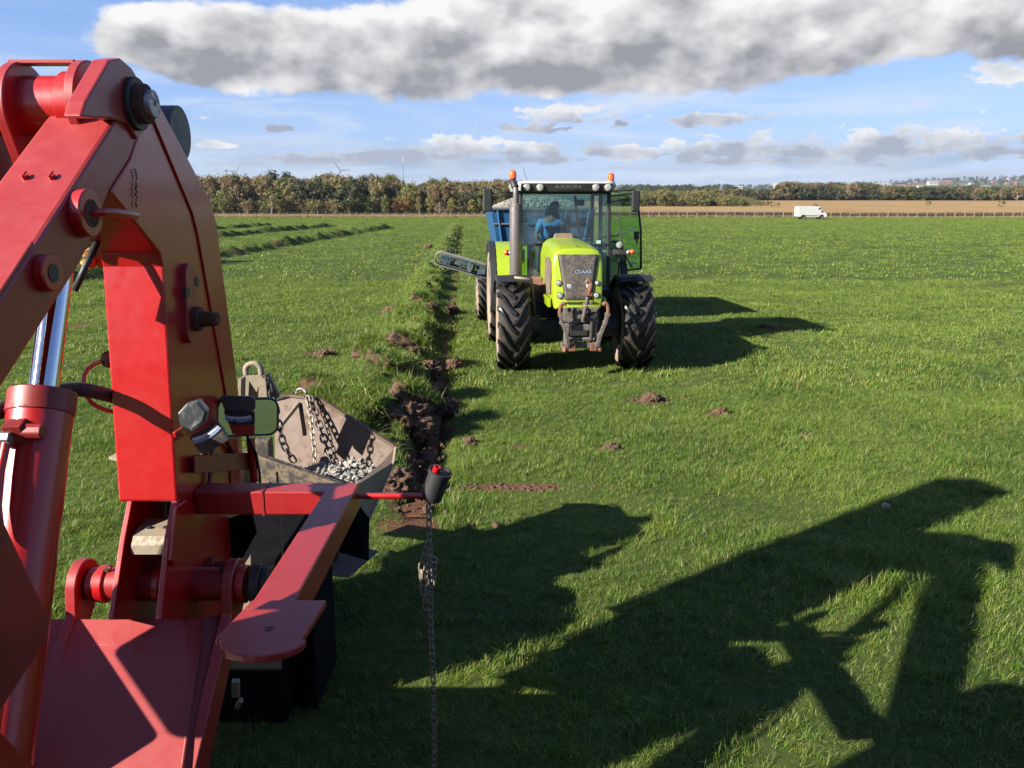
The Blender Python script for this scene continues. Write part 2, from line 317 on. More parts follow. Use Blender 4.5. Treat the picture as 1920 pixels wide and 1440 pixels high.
# ------------------------------------------------------------------ mesh helpers
def smooth(me, on=True, angle=None):
    me.polygons.foreach_set('use_smooth', [on]*len(me.polygons)); me.update()
class MB:
    def __init__(s): s.v = []; s.f = []; s.mi = []
    def add(s, vs, fs, mi=0):
        b = len(s.v); s.v += [tuple(x) for x in vs]; s.f += [tuple(b+i for i in f) for f in fs]; s.mi += [mi]*len(fs); return s
    def box(s, c, d, rot=None, mi=0, taper=None):
        c = Vector(c); M = rot.to_matrix() if isinstance(rot, Euler) else (rot or Matrix.Identity(3)); vs = []
        for z in (-.5, .5):
            k = taper if (taper and z > 0) else (1, 1)
            for x, y in ((-.5, -.5), (.5, -.5), (.5, .5), (-.5, .5)): vs.append(c + M @ Vector((x*d[0]*k[0], y*d[1]*k[1], z*d[2])))
        return s.add(vs, [(0,3,2,1),(4,5,6,7),(0,1,5,4),(1,2,6,5),(2,3,7,6),(3,0,4,7)], mi)
    def bar(s, a, b, w, h, mi=0, up=(0,0,1)):
        a = Vector(a); b = Vector(b); d = (b-a); L = d.length; d.normalize(); u = Vector(up)
        if abs(d.dot(u)) > .99: u = Vector((0,1,0))
        x = d.cross(u).normalized(); z = x.cross(d)
        M = Matrix((x, d, z)).transposed()
        return s.box((a+b)/2, (w, L, h), M, mi)
    def tube(s, pts, r, n=10, mi=0, cap=True):
        pts = [Vector(p) for p in pts]; rs = r if isinstance(r, (list, tuple)) else [r]*len(pts)
        rings = []; prev = None
        for i, p in enumerate(pts):
            t = (pts[min(i+1, len(pts)-1)] - pts[max(i-1, 0)]).normalized()
            if prev is None:
                u = Vector((0,0,1)) if abs(t.z) < .9 else Vector((1,0,0)); prev = t.cross(u).normalized()
            else: prev = (prev - t*prev.dot(t)).normalized()
            b = t.cross(prev); rings.append([p + (prev*math.cos(2*PI*k/n) + b*math.sin(2*PI*k/n))*rs[i] for k in range(n)])
        vs = [v for r_ in rings for v in r_]; fs = []
        for i in range(len(pts)-1):
            for k in range(n): fs.append((i*n+k, i*n+(k+1)%n, (i+1)*n+(k+1)%n, (i+1)*n+k))
        if cap: fs += [tuple(reversed(range(n))), tuple((len(pts)-1)*n + k for k in range(n))]
        return s.add(vs, fs, mi)
    def cyl(s, a, b, r, n=24, mi=0, r2=None): return s.tube([a, b], [r, r if r2 is None else r2], n, mi)
    def prism(s, poly, vec, mi=0):
        vec = Vector(vec); p = [Vector(q) for q in poly]; n = len(p); vs = p + [q+vec for q in p]
        fs = [tuple(range(n)), tuple(reversed(range(n, 2*n)))] + [(i+n, (i+1)%n+n, (i+1)%n, i) for i in range(n)]
        return s.add(vs, fs, mi)
    def lathe(s, prof, c, axis='x', n=40, mi=0, closed=True):
        c = Vector(c); vs = []
        for k in range(n):
            a = 2*PI*k/n
            for (h, r) in prof:
                if axis == 'x': vs.append(c + Vector((h, r*math.cos(a), r*math.sin(a))))
                elif axis == 'y': vs.append(c + Vector((r*math.cos(a), h, r*math.sin(a))))
                else: vs.append(c + Vector((r*math.cos(a), r*math.sin(a), h)))
        m = len(prof); fs = []
        for k in range(n):
            for i in range(m-1): fs.append((k*m+i, k*m+i+1, ((k+1)%n)*m+i+1, ((k+1)%n)*m+i))
        return s.add(vs, fs, mi)
    def loft(s, secs, mi=0, cap=True):
        n = len(secs[0]); vs = [v for q in secs for v in q]; fs = []
        for i in range(len(secs)-1):
            for k in range(n): fs.append((i*n+k, i*n+(k+1)%n, (i+1)*n+(k+1)%n, (i+1)*n+k))
        if cap: fs += [tuple(reversed(range(n))), tuple((len(secs)-1)*n+k for k in range(n))]
        return s.add(vs, fs, mi)
    def mesh(s, name, *mats, sm=False, recalc=True):
        me = bpy.data.meshes.new(name); me.from_pydata(s.v, [], s.f); 
        for m in mats: me.materials.append(MATS[m] if isinstance(m, str) else m)
        if len(mats) > 1: me.polygons.foreach_set('material_index', s.mi)
        if recalc:
            bm = bmesh.new(); bm.from_mesh(me); bmesh.ops.recalc_face_normals(bm, faces=bm.faces); bm.to_mesh(me); bm.free()
        if sm: smooth(me)
        return me
    def build(s, name, *mats, parent=None, bev=0, sm=False, seg=2, auto=None):
        me = s.mesh(name, *mats, sm=sm or auto is not None); o = bpy.data.objects.new(name, me); COL.objects.link(o)
        if parent is not None: o.parent = parent
        if bev:
            b = o.modifiers.new('bevel', 'BEVEL'); b.width = bev; b.segments = seg; b.limit_method = 'ANGLE'; b.angle_limit = R(38); b.harden_normals = False
        if auto is not None:
            bm = bmesh.new(); bm.from_mesh(me)
            for e in bm.edges:
                if len(e.link_faces) == 2: e.smooth = e.calc_face_angle(0) < R(auto)
            bm.to_mesh(me); bm.free()
        return o
def tag(o, label=None, cat=None, group=None, kind=None):
    if label: o['label'] = label
    if cat: o['category'] = cat
    if group: o['group'] = group
    if kind: o['kind'] = kind
    return o
def thing(name, label, cat, loc=(0,0,0), rz=0, group=None):
    o = bpy.data.objects.new(name, None); COL.objects.link(o); o.location = loc; o.rotation_euler = (0,0,rz); o.empty_display_size = .3
    return tag(o, label, cat, group)
def copy_tree(o, parent=None):
    c = o.copy(); COL.objects.link(c)
    if parent is not None: c.parent = parent
    for ch in list(o.children): copy_tree(ch, c)
    return c
def obj(name, me, parent=None):
    o = bpy.data.objects.new(name, me); COL.objects.link(o)
    if parent is not None: o.parent = parent
    return o
def text(body, size, name, m, loc, rot, parent=None, ext=.002, sx=1.0):
    c = bpy.data.curves.new(name, 'FONT'); c.body = body; c.size = size; c.extrude = ext; c.align_x = 'CENTER'; c.align_y = 'CENTER'
    c.materials.append(MATS[m]); o = bpy.data.objects.new(name, c); COL.objects.link(o); o.location = loc; o.rotation_euler = rot; o.scale = (sx, 1, 1)
    me = bpy.data.meshes.new_from_object(o.evaluated_get(bpy.context.evaluated_depsgraph_get())); bpy.data.objects.remove(o)
    o = bpy.data.objects.new(name, me); COL.objects.link(o); o.location = loc; o.rotation_euler = rot; o.scale = (sx, 1, 1)
    if parent is not None: o.parent = parent
    return o
def nz(x, y, z=0, s=1.0): return noise.noise(Vector((x*s, y*s, z)))
def inst(name, pts, rot, scl, idx, protos, kind='stuff', label=None, parent=None):
    """one object of many instanced clumps (geometry nodes)"""
    N = len(pts); me = bpy.data.meshes.new(name); me.vertices.add(N); me.vertices.foreach_set('co', np.asarray(pts, dtype=np.float32).ravel())
    a = me.attributes.new('rot', 'FLOAT_VECTOR', 'POINT'); a.data.foreach_set('vector', np.asarray(rot, dtype=np.float32).ravel())
    a = me.attributes.new('scl', 'FLOAT_VECTOR', 'POINT'); a.data.foreach_set('vector', np.asarray(scl, dtype=np.float32).ravel())
    a = me.attributes.new('idx', 'INT', 'POINT'); a.data.foreach_set('value', np.asarray(idx, dtype=np.int32))
    o = obj(name, me, parent); col = bpy.data.collections.new(name + '_clumps')
    for i, p in enumerate(protos):
        q = bpy.data.objects.new('%s_clump_%02d' % (name, i), p); col.objects.link(q)
    g = bpy.data.node_groups.new(name, 'GeometryNodeTree')
    g.interface.new_socket('Geometry', in_out='INPUT', socket_type='NodeSocketGeometry'); g.interface.new_socket('Geometry', in_out='OUTPUT', socket_type='NodeSocketGeometry')
    gi = g.nodes.new('NodeGroupInput'); go = g.nodes.new('NodeGroupOutput'); ip = g.nodes.new('GeometryNodeInstanceOnPoints')
    ci = g.nodes.new('GeometryNodeCollectionInfo'); ci.inputs['Collection'].default_value = col; ci.inputs['Separate Children'].default_value = True; ci.inputs['Reset Children'].default_value = True
    def att(nm, ty):
        n = g.nodes.new('GeometryNodeInputNamedAttribute'); n.data_type = ty; n.inputs[0].default_value = nm
        return next(x for x in n.outputs if x.enabled and x.name == 'Attribute')
    g.links.new(gi.outputs[0], ip.inputs['Points']); g.links.new(ci.outputs[0], ip.inputs['Instance']); ip.inputs['Pick Instance'].default_value = True
    g.links.new(att('idx', 'INT'), ip.inputs['Instance Index']); g.links.new(att('rot', 'FLOAT_VECTOR'), ip.inputs['Rotation']); g.links.new(att('scl', 'FLOAT_VECTOR'), ip.inputs['Scale'])
    g.links.new(ip.outputs[0], go.inputs[0])
    md = o.modifiers.new('clumps', 'NODES'); md.node_group = g
    if kind: o['kind'] = kind
    if label: o['label'] = label
    return o

# ================================================================== LAND
def Xm(Y): return -1.30 - .055*Y
def Xt(Y): return Xm(Y) + .86
def ridge_h(x, Y):
    if Y < 7.0 or Y > 104: return 0.0
    d = (x - Xm(Y) - .12*nz(0, Y, 3, .6)) / (.52 + .10*nz(1, Y, 5, .5) + (.12 if Y < 12 else .12*max(0, 1-(Y-12)/8)))
    f = math.exp(-(d*d)**2.4) if d > 0 else math.exp(-(d*d)**1.1 * .8)
    a = min(1, (Y - 7.0)/1.5) * min(1, (104 - Y)/4)
    k = .44 if Y > 14 else .44 + .14*min(1, (14-Y)/3)
    return a * k * f * (.78 + .55*nz(x*1.3, Y, 1, .8) + .45*nz(x, Y, 2, 2.6)) + a*f*.06*nz(x, Y, 9, 9)
def trench_h(x, Y):
    if Y < 6.7 or Y > 104: return 0.0
    d = (x - Xt(Y) - .07*nz(0, Y, 8, .9)) / .20
    return -.26 * math.exp(-(d*d)**2) * min(1, (Y-6.7)/1.0) * max(.25, min(1, .7 + 1.2*nz(x*.3, Y, 14, .7)))
SOILS = []   # (X, Y, rx, ry)
for (px, py, rx, ry) in [(1222,752,.30,.22), (1350,780,.24,.16), (1145,846,.17,.09), (955,916,.55,.10), (1510,818,.10,.09), (1466,619,.55,.22), (1490,720,.12,.12), (1290,748,.10,.07),
                         (850,770,.25,.12), (975,842,.13,.06), (1340,855,.10,.05), (150,612,.25,.3), (590,662,.22,.15), (1240,595,.2,.1)]:
    p = onZ(px, py, 0); SOILS.append((p.x, p.y, rx, ry))
def soil_f(x, Y):
    f = 0.0
    for (a, b, rx, ry) in SOILS:
        q = ((x-a)/rx)**2 + ((Y-b)/ry)**2
        if q < 3: f = max(f, 1.25 - q*.7 + .5*nz(x, Y, 4, 7))
    t = abs(x - Xt(Y)) / .30
    if 6.6 < Y < 104 and t < 1.6: f = max(f, (1.05 if Y < 13 else .62) - t*.85 + .6*nz(x, Y, 6, 2.2))
    if 6.0 < Y < 17:
        q = abs(x - Xm(Y) - .5) / .5
        if q < 1: f = max(f, (nz(x, Y, 12, 1.6) - .08) * 2.4 * (1-q*.3) * (1 if Y < 12 else .6))
    return max(0, min(1, f))
def ground_z(x, Y):
    return .05*nz(x, Y, 0, .16) * min(1, Y/12) + .018*nz(x, Y, 0, .9) + trench_h(x, Y)
def build_ground():
    xs = sorted(set(list(np.round(np.arange(-5.2, .81, .075), 3)) + list(np.arange(1.0, 12.1, .33)) + list(np.arange(-13, -5.2, .33)) + list(np.linspace(-300, -14, 30)) + list(np.linspace(13, 420, 36))))
    ys = list(np.linspace(-300, 2.4, 14)) + list(np.arange(2.6, 32, .10)); y = 32.0; st = .12
    while y < 171: ys.append(y); y += st; st *= 1.022
    ys.append(172.0)
    xs = np.array(xs); ys = np.array(ys); nx, ny = len(xs), len(ys)
    vs = []; so = []
    for yy in ys:
        for x in xs:
            nearx = -14 < x < 13
            vs.append((x, yy, ground_z(x, yy) if nearx else .05*nz(x, yy, 0, .16)*min(1, max(0, yy)/12)))
            so.append(soil_f(x, yy) if nearx else 0.0)
    fs = [(j*nx+i, j*nx+i+1, (j+1)*nx+i+1, (j+1)*nx+i) for j in range(ny-1) for i in range(nx-1)]
    me = bpy.data.meshes.new('pasture_ground'); me.from_pydata(vs, [], fs); me.materials.append(MATS['pasture_ground'])
    a = me.attributes.new('soil', 'FLOAT', 'POINT'); a.data.foreach_set('value', so); smooth(me)
    return tag(obj('pasture_ground', me), kind='structure')
build_ground()

def far_z(x, Y):
    """land beyond the boundary fence: moor rising gently on the right, hills at the back"""
    r = math.hypot(x, Y); az = math.atan2(x, Y)
    z = 0
    right = min(1, max(0, (az + .02)/.12))
    z += right * max(0, min(1, (Y-175)/330)) * 4.6
    z += min(1, max(0, (r-700)/1500)) * (8 + 6*right)
    h = min(1, max(0, (r-2200)/1800)); 
    z += h * (52 + 16*nz(az*5, 1, 0) + 9*nz(az*14, 2, 0) + 22*right*min(1, max(0, az/.5)))
    z += 46 * h * math.exp(-((az + .072)/.050)**2)
    return z + (.25*nz(x, Y, 0, .02) if r < 900 else 0)
def build_far():
    rs = [172*1.0]; 
    ys = list(np.linspace(172, 700, 60)) + list(np.geomspace(720, 6500, 45))
    ts = np.linspace(-1.6, 1.6, 150)
    def sheet(name, m, y0, y1, dz):
        yy = [y for y in ys if y0 <= y <= y1]; vs = []; 
        for y in yy:
            for t in ts: x = t*y if y > 172 else t*172; vs.append((x, y, far_z(x, y) + dz))
        n = len(ts); fs = [(j*n+i, j*n+i+1, (j+1)*n+i+1, (j+1)*n+i) for j in range(len(yy)-1) for i in range(n-1)]
        me = bpy.data.meshes.new(name); me.from_pydata(vs, [], fs); me.materials.append(MATS[m]); smooth(me)
        tag(obj(name, me), kind='structure')
    ys[60:60] = []; sheet('moor', 'moor_grass', 172, 700, 0); ys.insert(60, 700.0); 
    sheet('hills', 'hill_land', 700, 7000, 0)
build_far()

# ------------------------------------------------------------------ grass clumps
def blade_mesh(name, n, h, w, spread, lean, m, segs=3, seed=0):
    r = random.Random(seed); vs = []; fs = []
    for _ in range(n):
        a = r.uniform(0, 2*PI); d = spread*math.sqrt(r.random()); bx, by = d*math.cos(a), d*math.sin(a)
        th = r.uniform(0, 2*PI); hh = h*r.uniform(.45, 1.1); L = lean*r.uniform(.2, 1.3); ww = w*r.uniform(.6, 1.3)
        sxd, syd = math.cos(th), math.sin(th); b = len(vs); cur = r.uniform(1.4, 2.6)
        px_, py_ = -syd, sxd
        for k in range(segs+1):
            t = k/segs; off = L*hh*t**cur; z = hh*t*(1 - .25*L*t) - .012
            wd = ww*(1 - t**1.6)*.5
            if k < segs:
                vs.append((bx + sxd*off + px_*wd, by + syd*off + py_*wd, z)); vs.append((bx + sxd*off - px_*wd, by + syd*off - py_*wd, z))
            else: vs.append((bx + sxd*off, by + syd*off, z))
        for k in range(segs-1): fs.append((b+2*k, b+2*k+1, b+2*k+3, b+2*k+2))
        fs.append((b+2*segs-2, b+2*segs-1, b+2*segs))
    me = bpy.data.meshes.new(name); me.from_pydata(vs, [], fs); me.materials.append(MATS[m]); smooth(me); return me
near_cl = [blade_mesh('near_clump', 16, .085, .0050, .055, .9, 'grass_blade', 3, i) for i in range(5)] + [blade_mesh('tall_clump', 18, .135, .0055, .06, 1.1, 'grass_blade', 3, 50+i) for i in range(3)]
mid_cl = [blade_mesh('mid_clump', 26, .085, .009, .13, .9, 'grass_blade', 2, 20+i) for i in range(4)] + [blade_mesh('mid_tall_clump', 22, .14, .010, .10, 1.0, 'grass_blade', 2, 70+i) for i in range(2)]
far_cl = [blade_mesh('far_clump', 40, .10, .028, .42, .9, 'grass_blade', 2, 30+i) for i in range(4)]
GP = [[], [], []]      # near, mid, far: (x, y, z, rx, ry, rz, s, sz, idx)
KEEP_OUT = []
def add_grass(lod, x, y, z, s=1.0, tall=None, tilt=.15, extra=None):
    n0 = (5, 4, 4)[lod]; nt_ = (3, 2, 0)[lod]
    if tall is None: tall = False
    i = random.randrange(n0) if (not tall or nt_ == 0) else n0 + random.randrange(nt_)
    rx, ry = random.gauss(0, tilt), random.gauss(0, tilt)
    if extra: rx += extra[0]; ry += extra[1]
    q = s*random.uniform(.75, 1.3)
    GP[lod].append((x, y, z, rx, ry, random.uniform(0, 2*PI), q, q*random.uniform(.8, 1.25), i))
def scatter(y0, y1, dens, lod, base_s):
    A = .65*(y1**2 - y0**2) + 3*(y1-y0); n = int(A*dens)
    for _ in range(n):
        y = math.sqrt(random.uniform(y0*y0, y1*y1)); x = random.uniform(-.65*y - 1.5, .65*y + 1.5)
        f = soil_f(x, y)
        if f > .35 and random.random() < (f-.2)*1.9: continue
        rh = ridge_h(x, y); z = max(ground_z(x, y), rh - .04)
        if trench_h(x, y) < -.14 and random.random() < (.9 if y < 12 else .35): continue
        tuft = nz(x, y, 21, .8) + .6*nz(x, y, 22, 2.7)
        tall = (tuft > .50 and random.random() < .40) or (rh > .1 and random.random() < .45)
        s = base_s*(.82 + .45*max(-.5, tuft))
        if not tall and nz(x, y, 31, .35) < -.25: s *= .8
        add_grass(lod, x, y, z, s, tall, .16 if rh < .1 else .45, (0, .35) if rh > .1 and x > Xm(y) else None)
scatter(2.6, 12, 420, 0, .90)
scatter(12, 30, 95, 1, 1.0)
scatter(30, 172, 4.2, 2, 1.0)

# ------------------------------------------------------------------ main spoil ridge
def windrow(name, cx, hf, y0, y1, hw, dx, label, near=False):
    vs = []; so = []; ys = []; y = y0; st = dx
    while y < y1: ys.append(y); y += st; st *= (1.004 if near else 1.003)
    n = int(2*hw/.07) if near else 16
    for yy in ys:
        for i in range(n+1):
            o_ = -hw + 2*hw*i/n; x = cx(yy) + o_
            h = hf(x, yy); vs.append((x, yy, h - .045 + (ground_z(x, yy) if near and h > .03 else 0)))
            if near: s_ = soil_f(x, yy)
            else: s_ = max(0, .0 + 1.1*nz(x, yy, 3, .9)) * (1 if o_ > -.1 else .5)
            so.append(min(1, max(0, s_)))
    m = n+1; fs = [(j*m+i, j*m+i+1, (j+1)*m+i+1, (j+1)*m+i) for j in range(len(ys)-1) for i in range(n)]
    me = bpy.data.meshes.new(name); me.from_pydata(vs, [], fs); me.materials.append(MATS['pasture_ground'])
    a = me.attributes.new('soil', 'FLOAT', 'POINT'); a.data.foreach_set('value', so); smooth(me)
    return tag(obj(name, me), label, 'earth mound')
windrow('turf_windrow', Xm, ridge_h, 7.0, 104, .95, .07, 'long ridge of dug turf running beside the trench from hopper to fence', True)
def far_ridge(xc, hh, seed):
    def cx(Y): return xc(Y)
    def hf(x, Y):
        d = (x - xc(Y) - .25*nz(seed, Y, 3, .3))/.75
        a = math.exp(-(d*d)**1.5) * hh * (.75 + .7*nz(x, Y, seed, .45) + .55*nz(x, Y, seed, 1.7) + .3*nz(x, Y, seed, 4))
        return max(0, a)
    return cx, hf
specs = [(lambda Y: -15.55 + (Y-44)*.026, .52, 24, 96, 'nearest of the three ridges of turned soil on the left of the field', 5),
         (lambda Y: -25.0 + (Y-65)*.09, .52, 40, 101, 'middle one of the three dark soil ridges left of the trench, behind the nearest one', 6),
         (lambda Y: -33 + (Y-80)*.10, .52, 55, 105, 'farthest and shortest ridge of soil at the left, close to the woodland fence', 7)]
for xc, hh, y0, y1, lab, sd_ in specs:
    cx, hf = far_ridge(xc, hh, sd_); windrow('turf_windrow', cx, hf, y0, y1, 1.1, .22, lab)
    for _ in range(int((y1-y0)*34)):
        y = random.uniform(y0, y1); x = cx(y) + random.gauss(.05, .38); add_grass(2, x, y, hf(x, y) - .08, random.uniform(.28, .6), False, .6)

# ------------------------------------------------------------------ clods and slabs
def clod_mesh(name, sub, amp, seed, sc=(1,1,1), freq=1.6):
    bm = bmesh.new(); bmesh.ops.create_icosphere(bm, subdivisions=sub, radius=1)
    for v in bm.verts:
        p = v.co.copy(); d = noise.noise(p*freq + Vector((seed, 0, 0)))*amp + noise.noise(p*freq*3.2 + Vector((0, seed, 0)))*amp*.7 + abs(noise.noise(p*freq*7 + Vector((0, 0, seed))))*amp*.7 + noise.noise(p*freq*15 + Vector((0, 0, seed)))*amp*.25
        v.co = Vector((p.x*sc[0], p.y*sc[1], p.z*sc[2])) * (1 + d)
    me = bpy.data.meshes.new(name); bm.to_mesh(me); bm.free(); me.materials.append(MATS['soil']); smooth(me); return me
clods = [clod_mesh('clod', 5, .55, i*3.1, (1, .85, .6)) for i in range(4)]
crumbs = [clod_mesh('crumb', 2, .5, i*2.1+40, (1, .9, .7)) for i in range(4)]
def clod(px, py, size, label, h=0, rz=0, mi=0, grp=None):
    p = onZ(px, py, h); o = obj('soil_clod', clods[mi]); o.location = (p.x, p.y, h); o.scale = (size, size, size); o.rotation_euler = (random.uniform(-.3, .3), random.uniform(-.3, .3), rz)
    tag(o, label, 'clod', 'loose clods of brown soil'); return o
clod(765, 790, .30, 'largest crumbly brown clod at the right tip of the gravel hopper', .22, .4, 0)
clod(722, 800, .20, 'brown lump of soil leaning on the hopper plate, left of the largest clod', .22, 1.9, 1)
clod(740, 588, .26, 'dark torn clod standing up left of the ridge, level with the tractor wheels', .10, .2, 2)
clod(805, 578, .20, 'brown clod on the crest of the ridge nearest the front tractor tyre', .30, 1.0, 3)
clod(851, 583, .16, 'small reddish clod at the trench edge beside the trailer wheel', .05, .8, 1)
clod(850, 683, .13, 'brown clod lying right of the trench, in line with the foot of the tractor tyre', .06, 2.2, 2)
clod(808, 690, .17, 'clod on the trench side of the ridge, left of the one beside the tractor tyre', .15, .4, 0)
clod(840, 765, .20, 'flat dark clod in the shade right of the trench', .0, .5, 3)
clod(880, 830, .075, 'small brown lump alone on the grass above the black chain weight', .05, 0, 1)
clod(803, 464, .26, 'reddish clod on the grass left of the end of the conveyor', .08, 0, 3)
clod(837, 404, .8, 'rust coloured heap of soil at the far end of the ridge by the fence', .2, 0, 0)
clod(612, 668, .17, 'low brown patch of clod on the grass at the left foot of the ridge', -.01, 0, 2)
clod(745, 905, .16, 'dark clod under the red stabiliser rod beside the hopper', .12, 0, 1)
clod(1145, 846, .10, 'dark flat clod on the grass in front of the tractor', .0, 0, 2)
clod(1350, 778, .12, 'flat brown clod in the bare patch right of the tractor front', .0, 0, 0)
clod(1222, 752, .14, 'flat brown clod in the bare patch close to the right front tyre', .0, 1, 1)
clod(1436, 620, .20, 'flat brown clod at the end of the tractor shadow', -.03, 1, 3)
st = obj('pale_stone', clod_mesh('pale_stone', 2, .3, 91, (1, .8, .7))); st.data.materials.clear(); st.data.materials.append(MATS['pale_steel']); p = onZ(1660, 958, 0)
st.location = (p.x, p.y, .04); st.scale = (.045, .045, .045); tag(st, 'small pale stone on the grass at the edge of the machine shadow', 'stone')
# slabs of turf thrown up by the digging
def slab_mesh(name, seed):
    bm = bmesh.new(); bmesh.ops.create_cube(bm, size=1); bmesh.ops.subdivide_edges(bm, edges=bm.edges[:], cuts=12, use_grid_fill=True)
    for v in bm.verts:
        p = v.co.copy(); q = Vector((p.x*1.0, p.y*.7, p.z*.35))
        r_ = math.hypot(p.x, p.y); q.x *= 1 - .25*max(0, r_-.4); q.y *= 1 - .25*max(0, r_-.4)
        k = .04 if p.z > .45 else .085
        q += Vector((noise.noise(p*3 + Vector((seed,0,0))), noise.noise(p*3 + Vector((0,seed,0))), noise.noise(p*2.6 + Vector((0,0,seed)))))*k
        q += Vector((noise.noise(p*9 + Vector((seed,0,0))), noise.noise(p*9 + Vector((0,seed,0))), noise.noise(p*9 + Vector((0,0,seed)))))*k*.6
        v.co = q
    me = bpy.data.meshes.new(name); bm.to_mesh(me); bm.free(); me.materials.append(MATS['soil']); smooth(me); return me
slabs = [slab_mesh('turf_slab', i*5.3) for i in range(3)]
def slab(px, py, h, size, rot, label, mi=0, grass=True):
    h += .14; p = onZ(px, py, h); o = obj('turf_slab', slabs[mi]); o.location = p; o.scale = (size*.85, size*.85, size*.85); o.rotation_euler = rot
    tag(o, label, 'turf slab', 'slabs of turf thrown up beside the trench')
    M = Matrix.LocRotScale(Vector(p), Euler(rot), Vector((size*.85,)*3))
    if grass:
        for _ in range(int(330*size*size*1.1)):
            q = Vector((random.uniform(-.46, .46), random.uniform(-.33, .33), .15)); w = M @ q
            add_grass(0, w.x, w.y, w.z, random.uniform(.9, 1.5), random.random() < .55, .3, (rot[0], rot[1]))
slab(642, 765, .30, .95, (.45, -.12, .25), 'turf slab with a thick brown edge just above the left rim of the gravel hopper', 0)
slab(612, 728, .26, .70, (-.30, .15, -.2), 'torn turf slab tilted back at the left foot of the ridge', 1)
slab(735, 690, .38, .80, (.25, .42, .9), 'grassy slab on top of the ridge behind the largest clod', 2)
slab(755, 640, .34, .62, (-.2, .5, .3), 'small tilted slab higher on the ridge, left of the nearest tractor tyre', 0)
slab(668, 800, .12, .60, (.5, .5, .1), 'dark slab wedged against the hopper plate below the thick edged slab', 1)
slab(690, 655, .20, .60, (.35, -.35, 1.2), 'broken turf slab on the field side of the ridge', 2)
slab(775, 742, .28, .62, (.1, .55, .5), 'slab sloping down into the trench beside the largest clod', 1)
slab(790, 560, .30, .60, (.1, .45, .2), 'slab of turf leaning over the trench near the trailer wheel', 0)
sb = obj('turf_slab', slabs[2]); sb.location = onZ(780, 490, .25); sb.scale = (.10, .5, .55); sb.rotation_euler = (.1, 1.45, .2)
tag(sb, 'small dark slab standing upright on edge left of the conveyor tip', 'turf slab', 'slabs of turf thrown up beside the trench')
# crumbs of soil: stuff
cp = []
for _ in range(420):
    y = 6.6 + 13*random.random()**2; x = Xm(y) + random.gauss(.45, .38)
    if random.random() < .5: x = Xt(y) + random.gauss(0, .28)
    s_ = random.choice([.010, .014, .018, .026]) * random.uniform(.6, 1.4)
    if x < -.4 and y < 7: continue
    cp.append((x, y, max(ground_z(x, y), ridge_h(x, y)) + s_*.2, random.uniform(0, 6), random.uniform(0, 6), random.uniform(0, 6), s_, random.randrange(4)))
for (a, b, rx, ry) in SOILS:
    for _ in range(60): x = a + random.gauss(0, rx*.6); y = b + random.gauss(0, ry*.6); s_ = random.uniform(.008, .025); cp.append((x, y, s_*.3, 0, 0, random.uniform(0, 6), s_, random.randrange(4)))
cp = np.array(cp); inst('soil_crumbs', cp[:, :3], cp[:, 3:6], np.repeat(cp[:, 6:7], 3, 1), cp[:, 7], crumbs, label='crumbs of brown soil scattered along the ridge and trench')

# ------------------------------------------------------------------ boundary fence with rough grass
FY = 168.0
fence = thing('post_and_wire_fence', 'long low fence of pale wooden posts along the far edge of the green field', 'fence', (0, FY, 0))
pm = MB().box((0, 0, .55), (.10, .10, 1.1)).mesh('fence_post', 'fence_wood')
x = -68.0; k = 0
while x < 122:
    o = obj('post', pm, fence); o.location = (x + random.uniform(-.1, .1), random.uniform(-.2, .2), 0); o.rotation_euler = (random.uniform(-.05, .05), random.uniform(-.06, .06), random.uniform(0, .5)); o.scale = (1, 1, random.uniform(.85, 1.12))
    x += 1.55 if x < 5 else 1.9; k += 1
for z in (.35, .65, .95): MB().tube([(-69, 0, z), (122, 0, z)], .012, 5).build('wire', 'wire', parent=fence)
straw_cl = [blade_mesh('straw_clump', 60, .8, .07, .7, .5, 'straw', 2, 90+i) for i in range(3)]
heath_cl = [blade_mesh('heath_clump', 60, .9, .12, .8, .7, 'heath', 2, 95+i) for i in range(3)]
P = []
for _ in range(5200):
    x = random.uniform(-120, 125); y = random.uniform(168.6, 171.5) if x > 0 else random.uniform(169, 186)
    P.append((x, y, far_z(x, max(y, 172)) - .1, random.uniform(0, 6), random.uniform(.35, .8) if x > 0 else random.uniform(.5, 1.0), random.randrange(3)))
P = np.array(P); inst('rough_straw_grass', P[:, :3], np.c_[np.zeros((len(P), 2)), P[:, 3]], np.repeat(P[:, 4:5], 3, 1), P[:, 5], straw_cl, label='pale rough grass along the far fence')
P = []
for _ in range(7000):
    x = random.uniform(-60, 150)
    if x < 0 and not (-42 < x < -2): continue
    y = random.uniform(172.3, 178) if x > 0 else random.uniform(188, 205); s_ = random.uniform(.8, 1.5) if x > 0 else random.uniform(.6, 1.1)
    P.append((x, y, far_z(x, y) - .1, random.uniform(0, 6), s_*(.85 if x > 0 else .6), random.randrange(3)))
P = np.array(P); inst('heather_bank', P[:, :3], np.c_[np.zeros((len(P), 2)), P[:, 3]], np.c_[P[:, 4:5], P[:, 4:5], P[:, 4:5]*1.15], P[:, 5], heath_cl, label='dark band of heather and dead bracken behind the fence')

